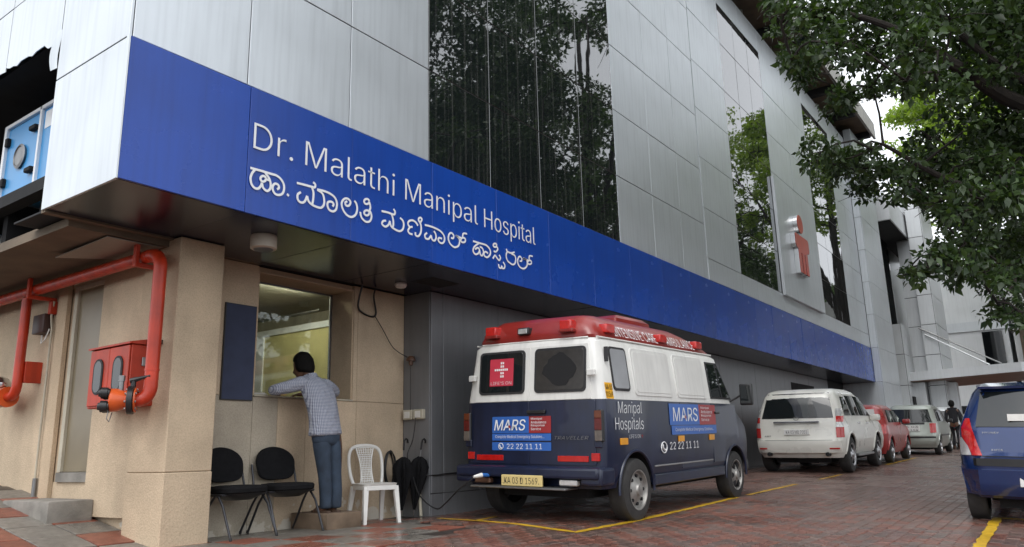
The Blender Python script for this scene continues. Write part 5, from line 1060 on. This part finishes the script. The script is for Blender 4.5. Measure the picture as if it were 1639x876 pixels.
def person_man():
    A = thing('person', 'person in a checked shirt and jeans leaning on the window sill with both arms', 'person', (5.66, 6.50, .20))
    b = {'pel': (5.60,6.46,1.06,.10), 'sp': (5.565,6.50,1.25,.10), 'ch': (5.52,6.56,1.44,.11), 'nb': (5.475,6.62,1.585,.06), 'nk': (5.45,6.66,1.64,.052), 'hd': (5.44,6.705,1.71,.055),
         'Ls': (5.345,6.61,1.53,.045), 'Le': (5.10,6.74,1.455,.036), 'Lw': (5.23,6.98,1.452,.030), 'Rs': (5.655,6.61,1.52,.045), 'Re': (5.87,6.71,1.452,.036), 'Rw': (5.70,6.99,1.452,.030),
         'Lh': (5.515,6.465,1.0,.09), 'Lk': (5.57,6.47,.62,.06), 'La': (5.595,6.49,.26,.042), 'Rh': (5.69,6.465,1.0,.09), 'Rk': (5.70,6.45,.62,.06), 'Ra': (5.715,6.47,.26,.042),
         'Lf': (5.585,6.52,.225,.036), 'Lt': (5.565,6.63,.215,.032), 'Rf': (5.715,6.50,.225,.036), 'Rt': (5.715,6.61,.215,.032)}
    b['Lwr'] = b.pop('Lw'); b['Rwr'] = b.pop('Rw')
    E_ = edges('pel sp ch nb nk hd', 'ch Ls Le Lwr', 'ch Rs Re Rwr', 'pel Lh Lk La Lf Lt', 'pel Rh Rk Ra Rf Rt')
    E_ += hand_edges(b, 'L', b['Lwr'][:3], (5.40,7.05,1.44), 1); E_ += hand_edges(b, 'R', b['Rwr'][:3], (5.52,7.06,1.44), -1)
    me = skin((b, E_, 'pel'), 1.0); me.materials.append(M_['skin']); bo = link('body', me, A)
    hb = MB(); f, s, u = head(hb, (5.430,6.725,1.738), .105, (-.32, .9, -.25)); bm = bmesh.new(); bm.from_mesh(me); tmp = hb.mesh('h', M_['skin'], 60); bm.from_mesh(tmp); bm.to_mesh(me); bm.free(); me.polygons.foreach_set('use_smooth', [True]*len(me.polygons))
    part('hair', hair_cap((5.430,6.723,1.745), .119, f, s, u, -.75), M_['hair'], A, smooth=80)
    rw = random.Random(8)
    def tor(rows, wob=.006, n=28):
        return MB().loft([[(cx+rx*math.cos(t)+rw.uniform(-wob, wob), cy+ry*math.sin(t)+rw.uniform(-wob, wob), z+zt*math.cos(t)) for t in [2*math.pi*k/n for k in range(n)]] for (cx, cy, z, rx, ry, zt) in rows])
    def soft(name, mbs, m):
        me_ = None; bm = bmesh.new()
        for q in mbs: t_ = q.mesh('q', m, 0); bm.from_mesh(t_); bpy.data.meshes.remove(t_)
        me_ = bpy.data.meshes.new(name); bm.to_mesh(me_); bm.free(); me_.materials.append(m); o_ = bpy.data.objects.new('q', me_); COL.objects.link(o_); sb = o_.modifiers.new('d', 'SUBSURF'); sb.levels = 1; bpy.context.view_layer.update(); r_ = bake(o_); r_.name = name
        r_.polygons.foreach_set('use_smooth', [True]*len(r_.polygons)); return link(name, r_, A)
    soft('shirt', [tor([(5.550,6.462,.975,.200,.132,.01), (5.550,6.464,1.00,.198,.130,.01), (5.550,6.468,1.08,.190,.124,.005), (5.547,6.48,1.17,.184,.118,0), (5.540,6.51,1.28,.190,.120,0), (5.525,6.55,1.40,.204,.126,0), (5.508,6.585,1.50,.205,.118,-.005), (5.498,6.605,1.565,.170,.100,-.01), (5.485,6.625,1.605,.105,.078,-.01), (5.475,6.635,1.625,.066,.06,-.01)]),
        MB().tube([(5.42,6.60,1.53), (5.335,6.61,1.535), (5.22,6.66,1.49), (5.12,6.715,1.462), (5.09,6.755,1.455), (5.14,6.84,1.455)], [.078, .082, .070, .062, .058, .053], 16), MB().tube([(5.58,6.60,1.52), (5.665,6.61,1.525), (5.79,6.64,1.48), (5.875,6.69,1.46), (5.89,6.73,1.455), (5.83,6.83,1.455)], [.078, .082, .069, .060, .057, .052], 16)], M_['shirt'])
    part('collar', MB().loft([MB().ring((5.475,6.62,1.595), (-.1,.2,1), .080, 20, ry=.068), MB().ring((5.465,6.63,1.635), (-.1,.2,1), .064, 20, ry=.058), MB().ring((5.465,6.63,1.635), (-.1,.2,1), .058, 20, ry=.052)], caps=False), M_['shirt'], A)
    soft('jeans', [tor([(5.555,6.462,1.07,.160,.112,0), (5.558,6.462,.98,.168,.118,0), (5.563,6.462,.91,.165,.118,0), (5.57,6.462,.87,.12,.09,0)], .003),
        tor([(5.500,6.462,.97,.095,.105,0), (5.510,6.463,.88,.095,.105,0), (5.535,6.466,.76,.084,.092,0), (5.556,6.468,.62,.070,.078,0), (5.566,6.470,.56,.068,.074,0), (5.59,6.478,.42,.066,.068,0), (5.597,6.484,.31,.060,.064,0), (5.60,6.486,.265,.064,.070,0), (5.60,6.487,.235,.060,.066,0)], .005, 16),
        tor([(5.628,6.462,.97,.095,.105,0), (5.638,6.461,.88,.095,.105,0), (5.662,6.458,.76,.084,.092,0), (5.682,6.454,.62,.070,.078,0), (5.690,6.454,.56,.068,.074,0), (5.710,6.457,.42,.066,.068,0), (5.716,6.463,.31,.060,.064,0), (5.718,6.465,.265,.064,.070,0), (5.718,6.466,.235,.060,.066,0)], .005, 16)], M_['jeans'])
    for x in (5.585, 5.718):
        sd_ = part('sandal', MB().loft([[(x+a*.046, 6.555+b_*.145-.02, z) for a, b_ in [(math.cos(t), math.sin(t)) for t in [2*math.pi*k/20 for k in range(20)]]] for z in (.201, .222)]), M_['leather'], A); part('strap', MB().tube([(x-.045, 6.56, .222), (x-.03, 6.565, .262), (x+.03, 6.565, .262), (x+.045, 6.56, .222)], .012, 6), M_['leather'], sd_)
person_man()
def walker(name, label, x, y, face, h, top, trousers):
    z0 = gz(x, y)+.012; A = thing(name, label, 'person', (x, y, z0), (0, 0, math.atan2(face[1], face[0])-math.pi/2)); k = h/1.7
    S = lambda d: {n: (v[0]*k, v[1]*k, v[2]*k, v[3]*k) for n, v in d.items()}
    b = {'pel': (0,0,.93,.10), 'sp': (0,0,1.12,.10), 'ch': (0,.01,1.30,.11), 'nb': (0,.01,1.44,.06), 'nk': (0,.02,1.50,.05), 'hd': (0,.03,1.56,.05), 'Ls': (-.17,0,1.39,.055), 'Le': (-.22,-.03,1.12,.04), 'Lwr': (-.23,.06,.88,.03), 'Rs': (.17,0,1.39,.055), 'Re': (.22,-.05,1.12,.04), 'Rwr': (.23,.0,.88,.03),
         'Lh': (-.09,0,.88,.085), 'Lk': (-.09,.10,.50,.06), 'La': (-.09,.06,.09,.04), 'Lt': (-.09,.19,.035,.032), 'Rh': (.09,0,.88,.085), 'Rk': (.09,-.02,.50,.06), 'Ra': (.09,-.16,.12,.04), 'Rt': (.09,-.06,.04,.032)}
    E_ = edges('pel sp ch nb nk hd', 'ch Ls Le Lwr', 'ch Rs Re Rwr', 'pel Lh Lk La Lt', 'pel Rh Rk Ra Rt'); E_ += hand_edges(b, 'L', b['Lwr'][:3], (-.23,.12,.78), 1); E_ += hand_edges(b, 'R', b['Rwr'][:3], (.23,.04,.78), -1)
    me = skin((S(b), E_, 'pel'), 1.0, sub=1); me.materials.append(M_['skin']); hb = MB(); f, s, u = head(hb, (0,.035*k,1.60*k), .105*k, (0,1,-.1)); bm = bmesh.new(); bm.from_mesh(me); bm.from_mesh(hb.mesh('h', M_['skin'], 60)); bm.to_mesh(me); bm.free(); link('body', me, A, local=True)
    part('hair', hair_cap((0,.033*k,1.605*k), .114*k, f, s, u, -.7), M_['hair'], A, smooth=80, local=True)
    me = skin((S({'hm': (0,0,.86,.165), 'wa': (0,0,1.05,.155), 'ch': (0,.005,1.28,.175), 'uc': (0,.01,1.38,.13), 'nb': (0,.015,1.46,.065), 'Ls': (-.175,0,1.385,.078), 'Le': (-.225,-.03,1.12,.058), 'Lw': (-.232,.05,.91,.045), 'Rs': (.175,0,1.385,.078), 'Re': (.225,-.05,1.12,.058), 'Rw': (.232,-.01,.91,.045)}), edges('hm wa ch uc nb', 'uc Ls Le Lw', 'uc Rs Re Rw'), 'ch'), .72, sub=1); me.materials.append(top); link('jacket', me, A, local=True)
    me = skin((S({'pe': (0,0,.90,.14), 'Lh': (-.085,.01,.80,.098), 'Lk': (-.09,.10,.50,.075), 'La': (-.09,.06,.11,.06), 'Rh': (.085,0,.80,.098), 'Rk': (.09,-.02,.50,.075), 'Ra': (.09,-.15,.14,.06)}), edges('pe Lh Lk La', 'pe Rh Rk Ra'), 'pe'), .9, sub=1); me.materials.append(trousers); link('trousers', me, A, local=True)
    for sx, dy, z in ((-.09,.12,.0), (.09,-.11,.015)): part('shoe', MB().loft([[((sx+a*.048)*k, (dy+q*.135)*k, (z+zz)*k) for a, q in [(math.cos(t), math.sin(t)) for t in [2*math.pi*j/16 for j in range(16)]]] for zz in (0, .05, .075)]), M_['leather'], A, local=True)
walker('person', 'person in a dark jacket walking away past the silver cars', 31.9, 3.68, (1, .05), 1.70, M_['darkcloth'], M_['darkcloth'])
# ------------------------------------------------------------------ far end of the lane
tw = thing('entrance_tower', 'silver clad entrance tower with stepped columns beyond the blue fascia', 'tower', (36, 5, 0))
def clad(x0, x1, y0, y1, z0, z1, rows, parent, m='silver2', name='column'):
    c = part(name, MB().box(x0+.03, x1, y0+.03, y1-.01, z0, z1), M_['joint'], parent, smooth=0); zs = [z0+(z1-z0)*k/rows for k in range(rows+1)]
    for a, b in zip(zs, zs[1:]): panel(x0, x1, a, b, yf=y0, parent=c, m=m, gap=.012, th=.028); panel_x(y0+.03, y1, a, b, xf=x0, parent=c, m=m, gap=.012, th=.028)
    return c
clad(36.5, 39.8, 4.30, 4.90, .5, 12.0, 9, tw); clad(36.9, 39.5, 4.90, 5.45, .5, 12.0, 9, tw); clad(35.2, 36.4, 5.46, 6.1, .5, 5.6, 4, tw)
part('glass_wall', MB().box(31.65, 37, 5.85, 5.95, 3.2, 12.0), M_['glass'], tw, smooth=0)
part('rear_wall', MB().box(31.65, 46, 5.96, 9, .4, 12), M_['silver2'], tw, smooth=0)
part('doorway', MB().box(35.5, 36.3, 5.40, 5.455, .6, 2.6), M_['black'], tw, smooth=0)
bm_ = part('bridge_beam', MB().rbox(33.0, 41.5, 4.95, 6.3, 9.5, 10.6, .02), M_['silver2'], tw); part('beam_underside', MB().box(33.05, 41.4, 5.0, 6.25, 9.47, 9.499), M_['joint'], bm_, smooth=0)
cn = thing('porch_canopy', 'white entrance canopy with brown underside reaching out over the lane', 'canopy', (36, 3, 3))
def can(z0, z1, s): return [(35.6+s, 5.9, z0), (35.6+s, 2.0, z0+.10), (35.75+s, 1.55, z0+.12), (36.2, 1.25, z0+.13), (37.5, 1.1, z0+.13), (41, 1.1, z0+.13), (41, 5.9, z0)]
part('fascia', MB().loft([can(3.22, 0, 0), can(3.58, 0, 0)]), M_['silver2'], cn, smooth=30); part('underside', MB().loft([can(3.19, 0, .04), can(3.217, 0, .04)]), mat('brown_boards', (.22,.13,.085), .45, 0, .25, 2), cn, smooth=0)
part('post', MB().rbox(36.0, 36.9, 5.0, 5.8, .5, 3.19, .01), M_['silver2'], cn); part('post', MB().rbox(37.2, 37.9, 4.0, 4.5, .5, 3.19, .01), M_['silver2'], cn)
part('tie_rod', MB().cyl((36.45, 4.8, 5.2), (36.0, 2.6, 3.7), .03, n=8), M_['silver2'], cn); part('tie_rod', MB().cyl((36.45, 5.0, 5.5), (36.0, 2.2, 3.72), .03, n=8), M_['dullmetal'], cn)
fb = thing('white_block', 'plain white building behind the entrance canopy', 'building', (52, 4, .8))
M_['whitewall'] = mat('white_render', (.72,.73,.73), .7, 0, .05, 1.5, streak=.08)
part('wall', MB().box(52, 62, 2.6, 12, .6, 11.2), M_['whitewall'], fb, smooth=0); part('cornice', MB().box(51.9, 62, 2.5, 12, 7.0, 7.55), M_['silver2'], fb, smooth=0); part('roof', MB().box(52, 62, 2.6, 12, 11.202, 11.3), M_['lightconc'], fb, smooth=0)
part('window', MB().box(51.95, 51.99, 2.9, 3.9, 4.7, 6.9), M_['glassdark'], fb, smooth=0); part('low_band', MB().box(51.9, 51.99, 2.6, 9, .6, 2.1), mat('orange_hoarding', (.42,.10,.03), .6), fb, smooth=0); part('window_strip', MB().box(51.92, 51.99, 2.6, 9, 2.3, 2.75), M_['glassdark'], fb, smooth=0)
fb2 = thing('side_block', 'pale narrow building with brown pillar strips at the far right', 'building', (50, 0, .8))
part('wall', MB().box(50.5, 60, -6, 2.3, .6, 9.5), M_['whitewall'], fb2, smooth=0)
for y in (1.9, .9, -.2): part('pillar_strip', MB().box(50.38, 50.495, y-.18, y+.12, 2.0, 7.5), M_['brownconc'], fb2, smooth=0)
part('sunshade', MB().box(49.6, 50.49, -6, 2.3, 7.5, 7.7), M_['lightconc'], fb2, smooth=0)

# ------------------------------------------------------------------ trees
def leafmat(name, c1, c2, trans=.35):
    m = bpy.data.materials.new(name); m.use_nodes = True; t = m.node_tree; N = t.nodes; L = t.links; p = N['Principled BSDF']; out = N['Material Output']
    ge = N.new('ShaderNodeNewGeometry'); r = N.new('ShaderNodeValToRGB'); r.color_ramp.elements[0].color = (*c1, 1); r.color_ramp.elements[1].color = (*c2, 1); L.new(ge.outputs['Random Per Island'], r.inputs[0])
    L.new(r.outputs[0], p.inputs['Base Color']); p.inputs['Roughness'].default_value = .38; p.inputs['Specular IOR Level'].default_value = .45
    tr = N.new('ShaderNodeBsdfTranslucent'); g_ = N.new('ShaderNodeMixRGB'); g_.blend_type = 'MULTIPLY'; g_.inputs[0].default_value = 1; g_.inputs[2].default_value = (1.5, 1.7, .5, 1); L.new(r.outputs[0], g_.inputs[1]); L.new(g_.outputs[0], tr.inputs[0])
    mx = N.new('ShaderNodeMixShader'); mx.inputs[0].default_value = trans; L.new(p.outputs[0], mx.inputs[1]); L.new(tr.outputs[0], mx.inputs[2]); L.new(mx.outputs[0], out.inputs[0]); return m
M_['leaf'] = leafmat('dark_green_leaf', (.016,.034,.011), (.062,.102,.033), .28)
M_['leaf2'] = leafmat('avenue_leaf', (.030,.058,.018), (.075,.12,.038), .3)
M_['leaf3'] = leafmat('yellow_green_leaf', (.13,.20,.03), (.24,.31,.06), .45)
M_['bark'] = mat('dark_bark', (.024,.019,.015), .9, 0, .3, 8, bump=.8, bscale=40)
def leaves(clumps, per, size, rng_, droop=.35, shellf=.45, flat=.75):
    C = np.array(clumps, float); n = np.maximum(8, (per*(C[:, 3]/np.mean(C[:, 3]))**2).astype(int)); idx = np.repeat(np.arange(len(C)), n); m = len(idx)
    d = rng_.normal(size=(m, 3)); d /= np.linalg.norm(d, axis=1)[:, None]; rad = rng_.uniform(0, 1, m)**shellf
    # each clump is broken into a few sprays so that the outline is uneven
    sp = rng_.integers(0, 7, m); off = rng_.normal(size=(len(C), 7, 3))*.46
    P = C[idx, :3]+(d*rad[:, None]*.50+off[idx, sp])*C[idx, 3:4]*np.array([1, 1, flat])
    ax = rng_.normal(size=(m, 3))*.8+d*.6; ax[:, 2] -= droop; ax /= np.linalg.norm(ax, axis=1)[:, None]
    nn = np.cross(ax, rng_.normal(size=(m, 3))); nn[:, 2] = np.abs(nn[:, 2])+.4; sd_ = np.cross(nn, ax); sd_ /= np.linalg.norm(sd_, axis=1)[:, None]; nn = np.cross(ax, sd_); nn /= np.linalg.norm(nn, axis=1)[:, None]
    L_ = size*rng_.uniform(.45, 1.45, m)[:, None]; w = L_*.27
    v = np.stack([P, P+ax*L_*.38+sd_*w+nn*L_*.06, P+ax*L_*.40, P+ax*L_*.38-sd_*w+nn*L_*.06, P+ax*L_-nn*L_*.05], 1)   # base, left, mid, right, tip
    base = np.arange(m)[:, None]*5; f = np.concatenate([base+np.array([[0, 1, 2]]), base+np.array([[1, 4, 2]]), base+np.array([[0, 2, 3]]), base+np.array([[2, 4, 3]])], 1).reshape(-1, 3)
    return v.reshape(-1, 3), f
def tri_mesh(name, v, f, m):
    me = bpy.data.meshes.new(name); me.vertices.add(len(v)); me.vertices.foreach_set('co', v.astype(np.float32).ravel()); me.loops.add(f.size); me.loops.foreach_set('vertex_index', f.astype(np.int32).ravel())
    me.polygons.add(len(f)); me.polygons.foreach_set('loop_start', np.arange(0, f.size, 3, dtype=np.int32)); me.materials.append(m); me.update(); me.validate(); return me
def limb_mesh(limbs, clumps, twig, rr):
    mb = MB(); S = []
    for pts, r0, r1 in limbs:
        q = crom([tuple(p) for p in pts], 4); n = len(q); mb.tube(q, [r0+(r1-r0)*k/(n-1) for k in range(n)], 9); S += [(Vector(p), r0+(r1-r0)*k/(n-1)) for k, p in enumerate(q)]
    A_ = np.array([p[:] for p, _ in S])
    clumps = sorted(clumps, key=lambda c: float(np.linalg.norm(A_-np.array(c[:3]), axis=1).min()))
    for c in clumps:
        c3 = Vector(c[:3]); dd = np.linalg.norm(A_-np.array(c[:3]), axis=1)+np.maximum(0, A_[:, 2]-c[2])*.5; k = int(dd.argmin()); p = S[k][0]; S.append((c3, twig)); A_ = np.vstack([A_, np.array([c[:3]])])
        mid = (p+c3)/2+Vector((rr.uniform(-.15, .15), rr.uniform(-.15, .15), .12*(c3-p).length+rr.uniform(-.05, .1)))
        mb.tube([p, (p*.6+mid*.4), mid, (mid+c3)/2+Vector((0,0,.04)), c3], [twig*1.3, twig*1.1, twig, twig*.8, twig*.5], 5)
        for j in range(3):
            e = c3+Vector((rr.gauss(0, .6), rr.gauss(0, .6), rr.gauss(0, .4)))*c[3]; mb.tube([mid*.3+c3*.7, (c3+e)/2, e], [twig*.5, twig*.35, twig*.15], 4)
    return mb
CROWN = [(9.21,2.46,6.27,0.16),(10.91,2.92,7.29,0.19),(10.1,2.57,6.38,0.17),(11.42,2.9,7.12,0.2),(11.73,2.86,6.74,0.18),(8.51,2.07,5.1,0.13),(8.1,1.94,5.49,0.21),(12.77,3.06,8.22,0.33),(9.74,1.97,6.22,0.37),(9.59,1.94,6.14,0.36),(14.34,2.34,8.72,0.7),(11.22,1.83,6.98,0.55),(13.92,1.48,8.12,0.66),(11.69,1.25,6.94,0.55),(13.17,0.71,7.45,0.6),(10.04,0.54,5.86,0.46),(13.61,0.06,7.42,0.6),(15.16,0.07,8.18,0.67),(11.22,2.55,6.58,0.3),(12.48,2.83,7.23,0.34),(12.39,2.27,7.11,0.49),(8.78,1.61,5.26,0.35),(13.29,1.87,7.25,0.58),(12.27,1.73,6.75,0.54),(10.84,1.01,5.87,0.42),(9.14,0.85,5.07,0.35),(14.83,0.67,7.75,0.56),(12.27,0.56,6.55,0.46),(14.32,0.06,7.18,0.52),(15.39,0.06,7.66,0.56),(12.45,2.78,6.74,0.27),(13.66,3.05,7.33,0.3),(10.92,2.01,5.58,0.31),(13.37,2.46,6.66,0.38),(11.44,1.72,5.79,0.27),(14.46,2.18,7.12,0.34),(14.45,1.61,7.06,0.39),(9.53,1.06,4.91,0.26),(10.0,0.78,5.01,0.3),(10.52,0.82,5.23,0.32),(15.61,0.74,7.49,0.46),(12.14,0.58,6.0,0.36),(13.77,0.12,6.52,0.3),(11.57,0.1,5.6,0.25),(11.99,1.92,5.05,0.14),(11.23,1.8,4.78,0.13),(10.59,2.36,4.67,0.24),(11.99,2.68,5.19,0.27),(12.19,2.47,4.99,0.31),(14.14,2.86,5.67,0.36),(13.04,2.27,5.14,0.36),(14.57,2.53,5.66,0.4),(14.22,2.47,5.13,0.31),(15.06,2.62,5.39,0.33),(13.35,1.78,4.98,0.37),(10.1,1.35,3.96,0.28),(14.8,1.56,5.49,0.55),(15.47,1.64,5.7,0.58),(15.4,1.12,5.67,0.56),(13.17,0.96,4.96,0.48),(14.42,0.59,5.36,0.52),(11.02,0.45,4.27,0.4),(15.43,0.24,5.82,0.49),(13.66,0.21,5.23,0.44),(11.21,1.14,3.85,0.3),(9.75,0.99,3.44,0.26),(15.13,1.3,4.82,0.55),(16.03,1.38,5.06,0.59),(10.25,0.53,3.51,0.4),(15.1,0.78,4.81,0.59),(12.69,0.27,4.17,0.44),(10.89,0.23,3.69,0.38),(11.22,1.58,2.94,0.13),(14.33,2.02,3.54,0.17),(15.19,1.82,3.8,0.27),(9.69,1.16,2.7,0.17),(13.62,1.35,3.6,0.32),(9.8,0.97,2.8,0.23),(14.48,1.11,3.96,0.52),(11.85,0.91,3.38,0.43),(15.94,0.7,4.19,0.61),(16.64,0.73,4.34,0.64),(13.52,0.31,3.71,0.37),(16.98,0.38,4.47,0.47),(11.71,1.06,2.94,0.25),(10.13,0.92,2.65,0.22),(13.96,0.85,3.3,0.39),(10.03,0.61,2.58,0.28),(11.38,0.39,2.78,0.31),(12.87,0.44,3.05,0.36),(14.23,0.77,2.83,0.3),(11.04,0.59,2.36,0.23),(10.4,0.36,2.17,0.25),(16.29,0.57,2.97,0.39),(11.55,0.56,4.87,0.21),(15.85,0.77,6.4,0.29),(15.89,0.03,6.45,0.23),(12.33,0.03,5.17,0.17),(12.95,0.26,4.62,0.37),(13.36,0.26,4.75,0.38),(13.36,1.26,5.52,0.25),(13.05,1.23,5.41,0.24)]
rr = random.Random(11); rg = np.random.default_rng(11)
limbs = [([(14.0,-3.4,gz(14,-3.4)-.1), (13.9,-3.3,1.5), (13.7,-3.0,3.0), (13.5,-2.6,4.0)], .34, .24),
    ([(13.5,-2.6,4.0), (13.2,-1.4,4.7), (12.6,-.03,5.4), (12.0,.61,5.93), (11.37,1.25,6.48), (10.9,1.8,6.75)], .17, .03),
    ([(13.2,-1.4,4.75), (12.7,-.3,5.6), (12.2,.3,6.1), (11.6,.9,7.0)], .10, .03),
    ([(13.4,-2.0,4.2), (13.0,-.3,4.1), (12.4,.8,4.3), (11.6,1.7,4.95)], .10, .025), ([(13.5,-2.3,3.9), (13.8,-.2,3.5), (13.4,.9,3.3)], .09, .03),
    ([(13.5,-2.6,4.0), (13.8,-2.4,6.5), (13.4,-1.6,9.5), (13.9,-1.2,12.5)], .20, .05), ([(13.6,-2.6,4.6), (15.2,-3.4,7.0), (16.8,-3.2,9.8)], .15, .04), ([(13.7,-2.5,6.0), (12.0,-3.4,8.6), (11.2,-3.0,11.0)], .13, .04), ([(13.6,-2.0,7.5), (14.8,-.4,9.2), (15.5,.6,10.5)], .11, .03), ([(13.8,-2.4,6.5), (12.4,-.8,8.4), (11.6,.4,9.6)], .12, .03)]
extra = []
while len(extra) < 150:
    d = Vector((rr.gauss(0, 1), rr.gauss(0, 1), rr.gauss(0, 1))).normalized()*(rr.random()**.4); p = Vector((13.8+d.x*5.2, -1.9+d.y*3.9, 10.0+d.z*5.0))
    c = cinv @ p
    if c.z < -.1 and abs(c.x/-c.z)*1233 < 860 and abs(c.y/-c.z)*1233 < 480 and (c.x/-c.z)*1233 < 760: continue
    extra.append((p.x, p.y, p.z, rr.uniform(.6, 1.1)))
nt_ = thing('avenue_tree', 'dark leafy tree whose branches hang over the lane at the upper right', 'tree', (14.0, -3.4, gz(14, -3.4)))
part('trunk', limb_mesh(limbs, CROWN+extra[::3], .016, rr), M_['bark'], nt_)
v1, f1 = leaves(CROWN, 270, .105, rg); v2, f2 = leaves(extra, 420, .15, rg)
o = link('crown', tri_mesh('crown', np.concatenate([v1, v2]), np.concatenate([f1, f2+len(v1)]), M_['leaf']), nt_)
def tree(name, label, loc, h, rx, nclump, per, size, m, seed, group=None, tall=.62, rz=None):
    rr = random.Random(seed); rg = np.random.default_rng(seed); z0 = gz(loc[0], loc[1])-.05; A = thing(name, label, 'tree', (loc[0], loc[1], z0), group=group); cl_ = []
    cz = h*tall; rz = rz or h*(1-tall)
    for k in range(nclump):
        d = Vector((rr.gauss(0, 1), rr.gauss(0, 1), rr.gauss(0, 1))).normalized()*(.35+.65*rr.random()**.5); cl_.append((d.x*rx, d.y*rx, cz+d.z*rz*(.9 if d.z < 0 else 1), rr.uniform(.11, .20)*rx))
    lb = [([(0,0,0), (.1,.05,h*.18), (0,.1,h*.36)], .028*h, .02*h)]
    for k in range(7):
        a = 2*math.pi*k/7+rr.uniform(-.3, .3); e = rx*rr.uniform(.55, .85); lb.append(([(0,.1,h*(.28+.012*k)), (math.cos(a)*e*.35, math.sin(a)*e*.35, h*.48), (math.cos(a)*e, math.sin(a)*e, h*rr.uniform(.62, .88))], .012*h, .002*h))
    lb.append(([(0,.1,h*.36), (.2,0,h*.6), (0,.2,h*.88)], .016*h, .003*h))
    part('trunk', limb_mesh(lb, cl_, .0022*h, rr), M_['bark'], A, local=True); v, f = leaves(cl_, per, size, rg); link('crown', tri_mesh('crown', v, f, m), A, local=True); return A
G = 'tall trees along the far side of the lane'; LB = 'tall tree across the lane, seen reflected in the dark glass'
t1 = tree('roadside_tree', LB, (27.5, -5.0), 22, 6.2, 75, 230, .25, M_['leaf2'], 21, G)
t2 = tree('roadside_tree', LB, (38, -8), 16.5, 5.6, 75, 260, .26, M_['leaf2'], 22, G)
for (src, x, y, s, rot) in ((t2, 19.5, -7.5, .95, 1.0), (t2, 31.5, -6.5, 1.0, 2.6), (t1, 50, -9, .92, 2.1), (t2, 63, -9.5, 1.0, 3.3), (t2, 56.5, -7.5, 1.05, .9), (t2, 82, -9, 1.1, 5.1), (t1, 92, -9.5, .9, 1.7)):
    c = copy_tree(src); c.location = (x, y, gz(x, y)-.05); c.scale = (s, s, s); c.rotation_euler.z = rot; tag(c, LB, 'tree', G)
tree('light_tree', 'bright yellow green tree standing behind the dark overhanging branches', (46.5, 0.8), 21, 6.4, 90, 300, .27, M_['leaf3'], 31, tall=.76, rz=5.5)
